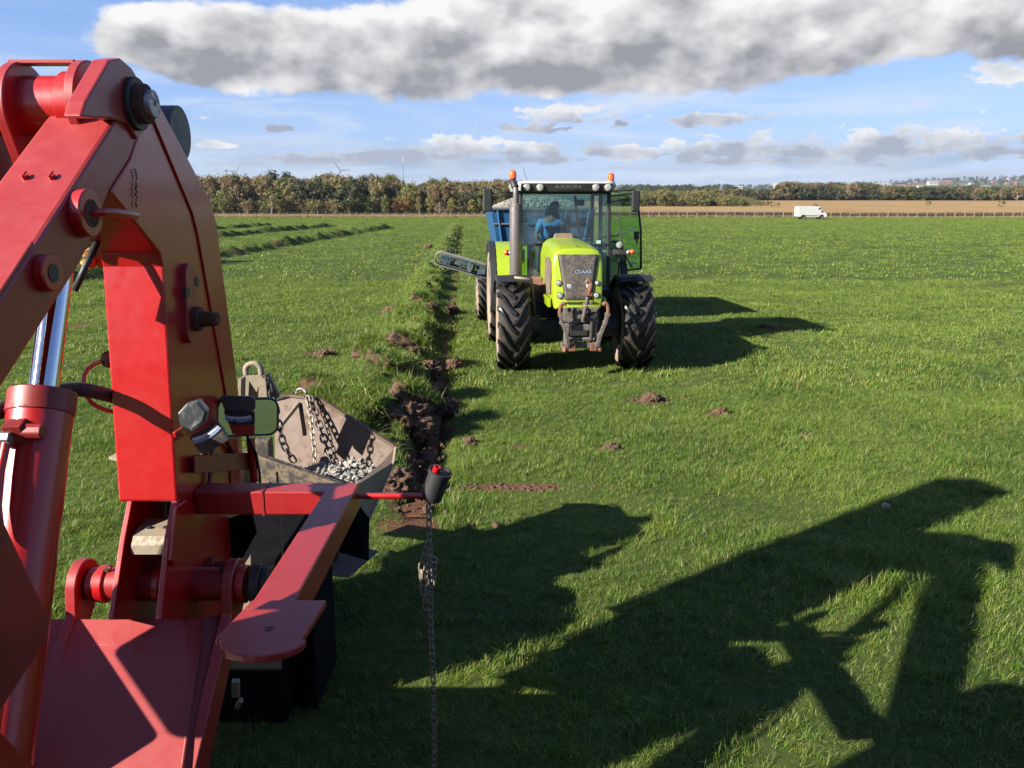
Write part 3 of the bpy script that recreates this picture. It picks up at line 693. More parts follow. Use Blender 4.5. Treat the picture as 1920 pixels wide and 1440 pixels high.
# ------------------------------------------------------------------ trees
def crown_mesh(name, h, w, n, leaf, m, seed, base=.2, shape='round', trunk=None, bark='bark', clumps=26):
    r = random.Random(seed); vs = []; fs = []; mi = []
    tr = MB(); top = h*.85
    pts = [Vector((0, 0, -.2)), Vector((r.uniform(-.03, .03)*h, r.uniform(-.03, .03)*h, h*.35)), Vector((r.uniform(-.05, .05)*h, 0, top))]
    tr.tube(pts, [h*.020, h*.014, h*.003], 6)
    cl = []
    for i in range(clumps):
        t = r.random()**.8
        if shape == 'round': rad = w*.5*math.sqrt(max(.05, 1 - (2*t-1)**2))*1.0
        elif shape == 'cone': rad = w*.5*(1-t)**.7 + .03*h
        elif shape == 'slim': rad = w*.5*(.35 + .65*math.sin(PI*min(1, t*.9+.1)))
        else: rad = w*.5*(.55 + .45*math.sin(PI*t))
        a = r.uniform(0, 2*PI); q = rad*math.sqrt(r.uniform(.15, 1)); z = h*(base + (1-base)*t)
        c = Vector((q*math.cos(a), q*math.sin(a), z*.97)); cl.append((c, h*r.uniform(.07, .13)))
        if i % 2 == 0: tr.tube([Vector((0, 0, z*.55)), (c + Vector((0, 0, z*.6)))/2*Vector((1,1,1)).length/1.732, c], [h*.008, h*.005, h*.0015], 4, cap=False)
    for _ in range(n):
        c, s_ = cl[r.randrange(len(cl))]
        d = Vector((r.gauss(0, 1), r.gauss(0, 1), r.gauss(0, .8))); d = d.normalized()*s_*r.uniform(.3, 1.25)
        p = c + d; nrm = (d.normalized() + Vector((r.uniform(-.7, .7), r.uniform(-.7, .7), r.uniform(-.4, .9)))).normalized()
        t1 = nrm.orthogonal().normalized(); t2 = nrm.cross(t1); L = leaf*r.uniform(.5, 1.3); b = len(vs)
        for (a_, b_) in ((-1, -.4), (0, -1), (1, -.3), (.6, .9), (-.5, .8)): vs.append(p + t1*a_*L*r.uniform(.6, 1.1) + t2*b_*L*r.uniform(.6, 1.1))
        fs.append((b, b+1, b+2, b+3, b+4))
    me = bpy.data.meshes.new(name); me.from_pydata(vs, [], fs); me.materials.append(MATS[m])
    return me, tr.mesh('trunk', bark, sm=True)
def joined(name, cm, tm):
    bm = bmesh.new(); bm.from_mesh(cm); n = len(bm.faces); bm.from_mesh(tm)
    for i, f in enumerate(bm.faces): f.material_index = 0 if i < n else 1
    me = bpy.data.meshes.new(name); bm.to_mesh(me); bm.free(); me.materials.append(cm.materials[0]); me.materials.append(tm.materials[0]); return me
KIND = {}
for i, (nm, h, w, n, leaf, m, base, shp, bark) in enumerate([
        ('russet', 10, 6.5, 1500, .22, 'leaf_russet', .18, 'round', 'birch_bark'), ('russet2', 11, 5.0, 1400, .22, 'leaf_russet', .15, 'slim', 'bark'),
        ('olive', 10.5, 5.5, 1500, .22, 'leaf_olive', .12, 'slim', 'bark'), ('green', 10, 6.5, 1600, .24, 'leaf_green', .08, 'round', 'bark'),
        ('dark', 9.5, 8.5, 2300, .25, 'leaf_dark', .03, 'full', 'bark'), ('fir', 12, 4.2, 1500, .22, 'leaf_dark', .06, 'cone', 'bark'),
        ('orange', 7, 4.2, 1200, .20, 'leaf_orange', .16, 'round', 'bark'), ('yellow', 6.5, 4.4, 1200, .20, 'leaf_yellow', .16, 'round', 'bark'),
        ('birch', 8, 3.4, 900, .20, 'leaf_olive', .2, 'slim', 'birch_bark'), ('bushy', 5, 5.5, 1200, .22, 'leaf_olive', .0, 'full', 'bark')]):
    KIND[nm] = (*crown_mesh(nm + '_crown', h, w, n, leaf, m, 100+i, base, shp, bark=bark, clumps=30 if nm != 'dark' else 44), h)
def tree(kind, name, px, Y, hpx, label, base_py=None, grp=None, wide=1.0, z=None):
    cm, tm, h = KIND[kind]; p = onY(px, 400, Y); zz = far_z(p.x, Y) if z is None else z
    H = hpx * Y / FPX; s_ = H/h
    t = thing(name, label, 'tree', (p.x, Y, zz), random.uniform(0, 6), grp)
    t.scale = (s_*wide, s_*wide, s_)
    obj('crown', cm, t); obj('trunk', tm, t); return t
G = 'trees along the front of the left woodland'
tree('dark', 'willow_tree', 655, 226, 55, 'wide dark evergreen crown bulging from the middle of the left wood', grp=G, wide=1.25)
tree('dark', 'willow_tree', 607, 232, 58, 'dark round tree just left of the widest dark crown', grp=G)
tree('green', 'broadleaf_tree', 722, 222, 34, 'small fresh green tree standing alone in front of the dark wood', grp=G, wide=.8)
tree('orange', 'autumn_tree', 745, 224, 31, 'yellow and orange bush like tree, left one of the orange pair', grp=G)
tree('orange', 'autumn_tree', 762, 226, 37, 'taller bright orange tree, right one of the orange pair', grp=G)
tree('birch', 'birch_tree', 786, 224, 32, 'thin pale stemmed birch between the orange pair and the round yellow trees', grp=G)
tree('yellow', 'broadleaf_tree', 806, 224, 32, 'round yellow green tree right of the thin birch', grp=G)
tree('russet', 'broadleaf_tree', 824, 222, 21, 'smallest brown tree between two yellow ones at the wood edge', grp=G)
tree('yellow', 'broadleaf_tree', 846, 223, 29, 'round golden tree straight above the end of the trench ridge', grp=G)
tree('yellow', 'broadleaf_tree', 886, 224, 27, 'yellow green tree at the wood edge nearest the blue trailer', grp=G)
tree('birch', 'birch_tree', 510, 224, 48, 'pale stemmed birch in front of the brown wood on the left', grp=G)
tree('olive', 'broadleaf_tree', 545, 230, 52, 'olive tree between the left birch and the dark trees', grp=G)
tree('russet', 'broadleaf_tree', 450, 230, 52, 'russet tree close to the right edge of the red boom', grp=G)
tree('green', 'broadleaf_tree', 420, 226, 44, 'green bush like tree at the left end of the wood beside the boom', grp=G)
tree('fir', 'pine_tree', 513, 250, 72, 'tall dark pine sticking out above the left wood', grp=G, wide=1.3)
tree('fir', 'pine_tree', 540, 252, 69, 'second pine above the wood, right of the tallest one', grp=G, wide=1.3)
tree('olive', 'broadleaf_tree', 905, 235, 45, 'olive tree at the right end of the wood behind the trailer', grp=G)
wood_kinds = ['russet', 'russet2', 'olive', 'green', 'fir', 'dark', 'birch']
WM = [joined('wood_' + k, KIND[k][0], KIND[k][1]) for k in wood_kinds]
P = []
for _ in range(1250):
    px = random.uniform(-150, 960); Y = random.choice([1, 1, 0])*random.uniform(0, 25) + random.uniform(231, 262)
    if random.random() < .3: Y = random.uniform(262, 330)
    p = onY(px, 400, Y); t = nz(px*.012, 0, 3); hp = 60 + 7*nz(px*.02, 1, 5) + (5 if px < 740 else -3)
    H = hp*Y/FPX*random.uniform(.72, 1.06)*(.93 if Y > 262 else 1)
    r_ = random.random()
    if px > 560 and px < 700 and Y < 245: k = 5 if r_ < .5 else 2
    elif px > 700 and Y < 248: k = (5, 3, 2, 1, 0, 2)[int(r_*6)]
    else: k = (0, 1, 1, 2, 0, 6, 0, 4, 6, 1, 1, 3, 0, 2)[int(r_*14)]
    h0 = KIND[wood_kinds[k]][2]; s_ = H/h0
    P.append((p.x, Y, far_z(p.x, Y) - .2, 0, 0, random.uniform(0, 6), s_*random.uniform(.75, 1.0), s_, k))
for _ in range(330):   # undergrowth along its front
    px = random.uniform(380, 950); Y = random.uniform(226, 232)
    if 700 < px: continue
    p = onY(px, 400, Y); s_ = random.uniform(.22, .42); P.append((p.x, Y, -.3, 0, 0, random.uniform(0, 6), s_*1.3, s_, random.choice([2, 3, 0])))
P = np.array(P); inst('woodland', P[:, :3], P[:, 3:6], np.c_[P[:, 6], P[:, 6], P[:, 7]], P[:, 8], WM, label='mixed autumn woodland behind the field on the left')
# right: distant wood behind the moor, layer upon layer
def belt(name, n, px0, px1, y0, y1, hpx, weights, label, prof=None):
    P = []
    for _ in range(n):
        px = random.uniform(px0, px1); Y = random.uniform(y0, y1); p = onY(px, 380, Y)
        f = prof(px) if prof else 1
        if f <= 0: continue
        H = hpx*Y/FPX*random.uniform(.65, 1.05)*f*(1 + .18*nz(px*.03, Y*.01, 2)); 
        q = nz(px*.02, Y*.01, 9)*.5 + .5 + random.uniform(-.25, .25); k = weights[int(max(0, min(.999, q))*len(weights))]
        s_ = H/KIND[wood_kinds[k]][2]; P.append((p.x, Y, far_z(p.x, Y) - .3, 0, 0, random.uniform(0, 6), s_*random.uniform(1.2, 1.7), s_, k))
    P = np.array(P); inst(name, P[:, :3], P[:, 3:6], np.c_[P[:, 6], P[:, 6], P[:, 7]], P[:, 8], WM, label=label)
belt('young_plantation', 520, 1130, 1460, 300, 400, 25, [3, 2, 2, 3, 2], 'pale green young trees behind the moor right of the tractor', lambda px: 1.0 if px < 1330 else max(0, 1 - (px-1330)/140))
belt('distant_wood', 1300, 1300, 2080, 510, 620, 30, [0, 1, 0, 5, 3, 0, 4, 1], 'brown and dark green wood beyond the pale moor', lambda px: .7 if px < 1460 else (1.05 if px < 1640 else .85))
belt('dark_conifer_belt', 420, 1170, 1420, 900, 1150, 24, [4, 5, 4], 'dark conifer belt on the skyline right of the tractor', lambda px: 1.0 if px < 1370 else .6)
belt('hedged_fields', 900, 1150, 2100, 1000, 1700, 14, [5, 4, 3, 5], 'scattered dark trees over the farmland on the right', None)
belt('ridge_trees', 800, 1100, 2150, 2600, 3700, 7, [5, 4, 3], 'dark trees along the skyline ridge on the right', None)
belt('hill_top_trees', 120, 815, 905, 2600, 3500, 6, [5, 4], 'dark trees on the small hill behind the left wood', None)
# dark tree crown at the far left behind the red boom
t = thing('holly_tree', 'dark leafy tree crown at the left edge of the photo behind the red boom', 'tree', onY(-75, 400, 34).to_tuple()[:2] + (0,), .4)
cmm, tmm = crown_mesh('holly_crown', 5.2, 4.6, 7000, .085, 'leaf_dark', 300, .05, 'full', clumps=60); obj('crown', cmm, t); obj('trunk', tmm, t)
for (px, py, s_) in [(715, 382, .0)]: pass
for i, (px, Y, s_, lab) in enumerate([(715+520, 176, .0, '')]): pass
for (px, Y, hp, lab) in [(1458, 300, 7, 'small round gorse bush alone on the pale moor above the white van'), (1738, 330, 9, 'low bush on the pale moor right of the van'), (1875, 300, 12, 'thin bush on the moor near the right edge'), (1527, 260, 9, 'reddish bush on the moor behind the van roof')]:
    tree('bushy', 'gorse_bush', px, Y, hp, lab, grp='bushes on the moor')

# ------------------------------------------------------------------ far buildings, turbines, mast
def house(px, Y, w, d, h, wm, rm, label, name='house', cat='house', rz=0, roof=True, zoff=0, nwin=3, grp=None):
    p = onY(px, 380, Y); t = thing(name, label, cat, (p.x, Y, far_z(p.x, Y) + zoff), rz, grp)
    MB().box((0, 0, h/2), (w, d, h)).build('wall', wm, parent=t)
    if roof: MB().prism([(-w/2-.3, -d/2-.4, h+.01), (-w/2-.3, d/2+.4, h+.01), (-w/2-.3, 0, h + d*.38)], (w+.6, 0, 0)).build('roof', rm, parent=t)
    else: MB().box((0, 0, h+.35), (w+.4, d+.4, .6)).build('roof', rm, parent=t)
    wmsh = MB().box((0, 0, 0), (w/nwin*.45, .2, h*.3)).mesh('window', 'glass_far')
    for i in range(nwin):
        o = obj('window', wmsh, t); o.location = (-w/2 + (i+.5)*w/nwin, -d/2-.05, h*.55)
    return t
house(1472, 640, 17, 8, 5.0, 'wall_pale', 'wall_pale', 'long low white industrial building among the trees above the van', 'industrial_building', 'building', 0, False, 7.2, 4)
house(1490, 650, 9, 8, 3.2, 'wall_pale', 'roof_grey', 'lower white shed joined to the right end of the long white building', 'farm_shed', 'building', 0, True, 7.2, 2)
house(1435, 610, 9, 6, 2.5, 'wall_pale', 'roof_grey', 'small pale shed at the tree line left of the long white building', 'farm_shed', 'building', 0, True, 3.5, 2)
house(1377, 2600, 42, 16, 10, 'wall_pale', 'blue_paint', 'pale warehouse with a blue roof on the skyline right of the tractor', 'warehouse', 'building', 0, False, 12, 4)
house(1303, 2500, 60, 16, 9, 'wall_brick', 'wall_pale', 'brownish works with white roof on the skyline nearest the tractor door', 'warehouse', 'building', 0, False, 14, 4)
house(1332, 2550, 38, 16, 7, 'wall_pale', 'roof_grey', 'low white works between the brown works and the blue roofed warehouse', 'warehouse', 'building', 0, False, 12, 4)
house(1745, 2700, 30, 16, 11, 'wall_pale', 'roof_grey', 'largest white block in the village on the right skyline', 'village_block', 'building', 0, True, 6, 4)
house(1763, 2700, 55, 14, 8, 'wall_brick', 'roof_red', 'long brick terrace beside the white village block', 'terrace', 'house', 0, True, 8, 4)
house(1652, 2900, 50, 14, 9, 'wall_pale', 'roof_grey', 'white buildings at the left end of the village skyline', 'village_block', 'building', 0, False, 8, 4)
house(826, 3000, 26, 12, 9, 'wall_pale', 'roof_grey', 'white farmhouse on the small hill above the left wood', 'farmhouse', 'house', 0, True, -14, 3)
for i in range(18):
    px = 1665 + 235*random.random(); Y = random.uniform(2300, 3100)
    house(px, Y, random.uniform(12, 26), 10, 6.5, random.choice(['wall_pale', 'wall_brick', 'wall_brick']), random.choice(['roof_red', 'roof_red', 'roof_grey']),
          'small distant village house with a coloured roof on the right skyline', 'house', 'house', random.uniform(-.4, .4), True, random.uniform(-4, 5), 2, 'village houses on the right skyline')
def turbine(px, py_hub, Y, blade, m, rot, label, yaw=0, ground_z_=None):
    hub = onY(px, py_hub, Y); t = thing('wind_turbine', label, 'wind turbine', (hub.x, Y, 0), yaw)
    MB().tube([(0, 0, -5), (0, 0, hub.z)], [2.0, 1.1], 12).build('tower', m, parent=t, sm=True)
    MB().tube([(0, 4, hub.z+.5), (0, -3, hub.z+.5)], [1.8, 1.6], 10).build('nacelle', m, parent=t, sm=True)
    MB().tube([(0, -3, hub.z+.5), (0, -5.5, hub.z+.5)], [1.7, .4], 10).build('hub', m, parent=t, sm=True)
    for k in range(3):
        b = MB().loft([[Vector((x_*c, y_, z_)) for (x_, y_) in ((-.5, 0), (0, .12*c), (.5, 0), (0, -.12*c))] for (z_, c) in ((1, 2.0), (blade*.2, 3.4), (blade*.6, 2.2), (blade, .5))]).build('blade', m, parent=t)
        b.location = (0, -4.6, hub.z+.5); b.rotation_euler = (0, rot + k*2*PI/3, 0)
turbine(441, 322, 2300, 26, 'turbine_white', .60, 'white wind turbine turned to the sun, right one of the pair beside the boom', .5)
turbine(424, 320, 2500, 24, 'turbine_grey', 2.75, 'wind turbine coloured grey for shade, left one of the pair beside the boom', -1.0)
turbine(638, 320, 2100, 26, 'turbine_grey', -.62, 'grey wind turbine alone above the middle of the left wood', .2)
def mast(px, py_top, Y, w, label, name='lattice_mast', cat='mast', base=0, m='turbine_grey', tm='turbine_white'):
    top = onY(px, py_top, Y); t = thing(name, label, cat, (top.x, Y, base)); h = top.z - base; b = MB()
    for a in range(3): b.tube([(w*math.cos(a*2.094), w*math.sin(a*2.094), 0), (w*.5*math.cos(a*2.094), w*.5*math.sin(a*2.094), h*.85)], w*.13, 4)
    n = int(h/(w*2.5))
    for k in range(n):
        z = h*.85*k/n; z2 = h*.85*(k+1)/n
        for a in range(3): b.tube([(w*.8*math.cos(a*2.094), w*.8*math.sin(a*2.094), z), (w*.8*math.cos((a+1)*2.094), w*.8*math.sin((a+1)*2.094), z2)], w*.09, 4)
    b.build('lattice', m, parent=t); MB().cyl((0, 0, h*.85), (0, 0, h), w*.35, 8).build('aerial', tm, parent=t)
mast(755, 291, 1500, 1.1, 'tall thin lattice mast with white tip above the left wood')
mast(833, 328, 3000, 2.2, 'small mast on the hill top above the left wood', base=60)
def pylon(px, py_top, Y, label):
    top = onY(px, py_top, Y); z0 = far_z(top.x, Y); h = top.z - z0; t = thing('electricity_pylon', label, 'pylon', (top.x, Y, z0)); b = MB()
    for sx_ in (-1, 1):
        for sy_ in (-1, 1): b.tube([(sx_*3, sy_*3, 0), (sx_*.6, sy_*.6, h)], .22, 4)
    for k in range(6):
        z = h*k/6; w = 3 - 2.4*k/6; z2 = h*(k+1)/6; w2 = 3-2.4*(k+1)/6
        b.tube([(-w, -w, z), (w2, -w2, z2)], .14, 4); b.tube([(w, -w, z), (-w2, -w2, z2)], .14, 4)
    b.build('lattice', 'turbine_grey', parent=t)
    a = MB(); 
    for k in range(3): a.bar((-5+k*.6, 0, h*(.7+.12*k)), (5-k*.6, 0, h*(.7+.12*k)), .35, .35)
    a.build('cross_arm', 'turbine_grey', parent=t)
pylon(1353, 346, 900, 'faint electricity pylon left of the long white building')
pylon(1812, 345, 950, 'faint electricity pylon in front of the village at the right')
pylon(1649, 350, 1000, 'faint electricity pylon above the brown wood')

# ================================================================== RED TRENCHING MACHINE (the camera sits in its cab)
BX, BL = -1.30, -1.53           # right and left side of the boom box
mach = thing('drainage_trencher', 'big red machine boom with lift ram and stabiliser frame at the left', 'trenching machine', (-1.4, 3.0, 0))
MO = Vector((-1.4, 3.0, 0))
class LB(MB):
    """mesh builder whose points are in world space, stored relative to the machine's base"""
    def build(s, name, *m, parent=mach, off=None, **k):
        o_ = MO if off is None else Vector(off); s.v = [tuple(Vector(v) - o_) for v in s.v]; return MB.build(s, name, *m, parent=parent, **k)
def plane(px_list, X): return [onX(a, b, X) for a, b in px_list]
# upper arm: box section rising to the apex
ua = plane([(-160, 808), (215, 225), (236, 196), (262, 250), (243, 300), (207, 357), (172, 452), (150, 497), (-160, 985)], BX)
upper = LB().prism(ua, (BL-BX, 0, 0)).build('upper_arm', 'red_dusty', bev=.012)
# down arm, the wide column; its face towards the camera is flat and bright
da_px = [(207, 359), (244, 299), (266, 232), (287, 184), (300, 200), (396, 380), (406, 420), (447, 735), (456, 850), (459, 940), (332, 940), (318, 700), (306, 500), (300, 474)]
down = LB().prism(plane(da_px, BX-.004), (BL-BX+.002, 0, 0)).build('down_arm', 'red_paint', bev=.008)
# welded doubler strip round the outer edge of the column
e_px = [(290, 188), (300, 200), (396, 380), (406, 420), (447, 735), (459, 938), (436, 938), (424, 735), (372, 440), (362, 400), (285, 215)]
LB().prism(plane(e_px, BX+.004), (-.012, 0, 0)).build('edge_plate', 'red_paint', parent=mach, bev=.002)
# top plate of the upper arm, wider at its lower end
tp = [(-160, 806), (60, 464), (-20, 420), (-160, 640)]
a, b = onX(-160, 806, BX), onX(62, 462, BX)
LB().prism([a + Vector((.004, 0, .004)), b + Vector((.004, 0, .004)), b + Vector((-.26, 0, .004)), b + Vector((-.33, -.07, .004)), a + Vector((-.33, 0, .004))], (0, -.004, .012)).build('top_plate', 'red_dusty', bev=.003)
for (px, py) in [(62, 316), (117, 318)]:
    p = onX(px, py, BX-.06 - (117-px)*.0022)
# two small lugs on the arm
ad = (onX(215, 225, BX) - onX(0, 560, BX)).normalized(); an = Vector((1, 0, 0)).cross(ad).normalized(); an = an if an.z > 0 else -an
def on_arm(t, w): return onX(215, 225, BX) - ad*t + Vector((-w, 0, 0)) + an*.001
for (t, w) in [(.34, .075), (.34, .155)]:
    p = on_arm(t, w); LB().tube([p - an*.004, p + an*.012], .012, 8).tube([p + an*.012 - ad*.012, p + an*.012 + ad*.016], .004, 6).build('lug', 'red_paint', sm=False, bev=.001)
# apex lug plates and the pin through them
apex = onX(262, 195, BX+.03)
pinY, pinZ = apex.y, apex.z
def disc(x0, x1, r, name, m, y=pinY, z=pinZ, bev=.004, par=mach, n=36, inner=None):
    return LB().cyl((x0, y, z), (x1, y, z), r, n).build(name, m, parent=par, bev=bev, auto=35)
lug_px = [(152, 218), (160, 190), (205, 112), (226, 109), (248, 128), (268, 162), (285, 188), (280, 232), (258, 262), (240, 232), (208, 222), (180, 222)]
LB().prism(plane(lug_px, BX+.012), (-.055, 0, 0)).build('apex_lug', 'red_dusty', bev=.006)
disc(BX+.010, BX+.030, .088, 'pin_collar', 'dark_metal')
disc(BX+.028, BX+.060, .066, 'pin_ring', 'rusty_pin')
pc = disc(BX+.058, BX+.082, .046, 'pin_cap', 'pin_steel')
disc(BX+.080, BX+.084, .006, 'pin_hole', 'black_plastic', par=mach, bev=0)
# link drum left of the apex
def tear(x0, w, r, name, m, ang=-.5, L=.30, dy=0, dz=0):
    pts = []
    for k in range(25):
        a = PI*.5 + ang + PI*1.0*k/24 - PI/2; 
        pts.append(Vector((x0, pinY + dy + r*math.cos(a), pinZ + dz + r*math.sin(a))))
    a0 = ang - .0; t = Vector((0, math.cos(ang - PI/2), math.sin(ang - PI/2)))
    pts.append(pts[-1] + t*L*.9 + Vector((0, .03, 0))); pts.append(pts[0] + t*L - Vector((0, .03, 0)))
    return LB().prism(pts, (-w, 0, 0)).build(name, m, bev=.005, auto=30)
tear(-1.405, .035, .145, 'link_plate', 'red_dusty', .35, .30, -.03, -.01)
tear(-1.63, .035, .150, 'link_plate', 'red_dusty', .35, .34, -.03, -.02)
tear(-1.78, .03, .16, 'link_plate', 'red_dusty', .35, .36, -.03, -.02)
LB().cyl((-1.44, pinY-.02, pinZ-.01), (-1.80, pinY-.02, pinZ-.01), .098, 36).build('pivot_tube', 'red_paint', auto=35)
LB().cyl((-1.44, pinY-.02, pinZ-.01), (-1.50, pinY-.02, pinZ-.01), .112, 36).build('pivot_collar', 'red_paint', bev=.004, auto=35)
LB().cyl((-1.08, pinY-.02, pinZ-.01), (-1.12, pinY-.02, pinZ-.01), .001, 4) if False else None
LB().box((-1.56, pinY-.03, pinZ+.128), (.22, .06, .014)).build('cover_plate', 'red_dusty', bev=.003)
# dark grey-green disc seen behind the apex
g0 = onX(318, 245, -1.46)
LB().cyl((-1.42, g0.y+.02, g0.z-.01), (-1.54, g0.y+.02, g0.z-.01), .115, 32).build('sheave_disc', 'plate_grey_green', bev=.004, auto=35)
# boss with bent locking handle
def boss(px, py, r, name, w=.03, m='red_paint', hole=None, hm='rusty_pin'):
    c = onX(px, py, BX+w); o = LB().cyl((BX-.002, c.y, c.z), (BX+w, c.y, c.z), r, 32).build(name, m, bev=.005, auto=35)
    if hole: LB().cyl((BX+w-.012, c.y, c.z), (BX+w+.002, c.y, c.z), hole, 28).build(name.replace('ring', 'bore'), hm, auto=35)
    return c
c = boss(172, 400, .072, 'boss_ring', .035, hole=.042)
h = onX(176, 398, BX+.04)
LB().tube([(BX+.03, c.y, c.z), (BX+.075, c.y+.002, c.z+.003), (BX+.082, c.y+.03, c.z+.004), (BX+.084, c.y+.17, c.z-.008), (BX+.082, c.y+.19, c.z-.01)], .0125, 12).build('locking_handle', 'red_paint', auto=40)
boss(100, 512, .052, 'boss_ring', .028, hole=.026, hm='black_plastic')
# weld scar
ws = onX(256, 340, BX+.003)
for k in range(9): pass
wb = LB(); 
for k in range(14): q = onX(255 + random.uniform(-2, 2), 318 + k*5.2, BX+.003); wb.box(q, (.004, .006, random.uniform(.004, .012)))
wb.build('weld_scar', 'rusty_pin')
# adjustment plate with two holes and a pin
pl = []
c0, c1 = onX(356, 520, BX+.02), onX(360, 620, BX+.02)
for k in range(13): a = PI*k/12; pl.append(Vector((BX+.022, c0.y + .055*math.cos(a)+.012, c0.z + .055*math.sin(a))))
for k in range(13): a = PI + PI*k/12; pl.append(Vector((BX+.022, c1.y + .048*math.cos(a)-.0, c1.z + .05*math.sin(a))))
LB().prism(pl, (-.030, 0, 0)).build('adjuster_plate', 'red_dusty', bev=.003)
for (px, py) in [(351, 548), (369, 528)]: q = onX(px, py, BX+.022); LB().cyl((BX+.018, q.y, q.z), (BX+.0245, q.y, q.z), .021, 20).build('adjuster_hole', 'black_plastic')
q = onX(366, 598, BX+.022); LB().cyl((BX+.020, q.y, q.z), (BX+.045, q.y, q.z), .050, 28).build('washer', 'rusty_pin', bev=.003, auto=35)
LB().cyl((BX+.044, q.y, q.z), (BX+.115, q.y, q.z), .034, 24, 0, .026).build('adjuster_pin', 'rusty_pin', bev=.004, auto=35)
# lower flanges below the column
fl = [(332, 938), (459, 938), (456, 1060), (445, 1092), (420, 1162), (302, 1162), (318, 1010)]
LB().prism(plane(fl, BX-.006), (-.022, 0, 0)).build('lower_flange', 'red_paint', bev=.003)
fl2 = [(248, 938), (262, 938), (330, 938), (330, 1162), (212, 1162), (234, 1010)]
LB().prism(plane(fl2, BL+.004), (-.020, 0, 0)).build('lower_flange', 'red_paint', bev=.003)
# gusset strip on the right flange
LB().prism(plane([(332, 950), (349, 938), (366, 945), (372, 1000), (328, 1062), (322, 1050)], BX+.010), (-.014, 0, 0)).build('gusset', 'red_paint', bev=.003)
# bent pale guide plate between the flanges
gp = onY(280, 1015, 3.20)
g = LB(); prof = [(-.08, .055), (.0, .045), (.045, .030), (.068, .0), (.074, -.035)]
gy, gz = 3.10, onY(280, 1012, 3.12).z
sec = []
for (dy, dz) in prof: sec.append((gy - dy + .03, gz + dz))
gl = [(x_, y_, z_) for x_ in (-1.345, -1.505) for (y_, z_) in sec]
n = len(sec); fs = [(i, i+1, n+i+1, n+i) for i in range(n-1)]
gob = LB().add(gl, fs).build('guide_plate', 'pale_steel'); so_ = gob.modifiers.new('thick', 'SOLIDIFY'); so_.thickness = .006
for x_ in (-1.46, -1.39): LB().box((x_, gy+.03, gz+.050), (.020, .016, .006)).build('slot', 'black_plastic')
# dark housing between flanges
LB().box((-1.42, 3.46, 1.42), (.16, .12, .40)).build('inner_housing', 'dark_metal', bev=.004)
# bolts through the flanges
b0 = onX(208, 1062, -1.56); LB().cyl((-1.545, 3.30, b0.z), (-1.60, 3.30, b0.z), .026, 6).build('bolt', 'red_paint', bev=.002)
b1 = onX(395, 1062, BX+.01)
LB().cyl((BX-.01, b1.y, b1.z), (BX+.03, b1.y, b1.z), .040, 24).cyl((BX+.03, b1.y, b1.z), (BX+.085, b1.y, b1.z), .022, 12).cyl((BX+.085, b1.y, b1.z), (BX+.12, b1.y, b1.z), .032, 6).build('bolt', 'red_shadow_rust', bev=.002)
# pivot tube across the foot
pv = onX(300, 1135, -1.42); PY_, PZ_ = 3.18, 1.16
LB().cyl((-1.74, PY_, PZ_), (-1.12, PY_, PZ_), .068, 36).build('pivot_tube', 'red_dusty', auto=35)
for (x0, w) in ((-1.705, .035), (-1.47, .03), (-1.13, .035)):
    o = LB().cyl((x0, PY_, PZ_), (x0+w, PY_, PZ_), .078, 36).build('pivot_collar', 'red_paint', bev=.004, auto=35)
tr_ = onY(381, 1160, 3.06)
FD = (onY(346, 1450, 2.60) + Vector((0, -.05, 0)) - onY(381, 1160, 3.06)).normalized()
def ear(x0, w, name):
    pts = [Vector((x0, PY_ + .105*math.cos(a), PZ_ + .105*math.sin(a))) for a in [R(20) + R(150)*k/14 for k in range(15)]]
    pts += [Vector((x0, 3.06, 1.08)), Vector((x0, 3.055 + FD.y*1.1, 1.02 + FD.z*1.1)), Vector((x0, 3.12 + FD.y*1.1, .88 + FD.z*1.1)), Vector((x0, PY_+.10, PZ_-.06))]
    return LB().prism(pts, (w, 0, 0)).build(name, 'red_dusty', bev=.006, auto=25)
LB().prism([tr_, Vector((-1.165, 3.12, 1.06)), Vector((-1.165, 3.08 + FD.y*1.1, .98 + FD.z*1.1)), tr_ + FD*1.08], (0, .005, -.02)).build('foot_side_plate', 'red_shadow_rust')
ear(-1.175, .045, 'pivot_ear'); ear(-1.80, .045, 'pivot_ear')
LB().cyl((-1.07, PY_, PZ_), (-1.03, PY_, PZ_), .085, 32).cyl((-1.03, PY_, PZ_), (-1.00, PY_, PZ_), .07, 32).build('pin_cap', 'dark_metal', bev=.004, auto=35)
for x_ in (-1.66, -1.19): LB().tube([(x_, PY_-.02, PZ_+.066), (x_, PY_-.02, PZ_+.08)], .011, 8).tube([(x_, PY_-.02, PZ_+.082), (x_+.02, PY_-.03, PZ_+.084)], .005, 6).build('grease_nipple', 'rusty_pin')
# sloping foot plate
tl, tr = onY(88, 1160, 3.06), onY(381, 1160, 3.06); br = onY(346, 1450, 2.60) + Vector((0, -.05, 0)); bl = Vector((tl.x+.05, br.y, br.z))
dn = (br - tr).normalized()
LB().prism([tl + Vector((-.08, 0, 0)), tr, tr + dn*1.0, tl + Vector((-.08, 0, 0)) + dn*1.0], (0, .01, -.03)).build('foot_plate', 'red_dusty', bev=.004)
LB().tube([tr + Vector((.006, -.004, .006)), tr + dn*.12 + Vector((.004, -.003, .004)), tr + dn*1.0 + Vector((.006, -.003, .003))], .007, 8).build('weld_seam', 'red_shadow_rust')
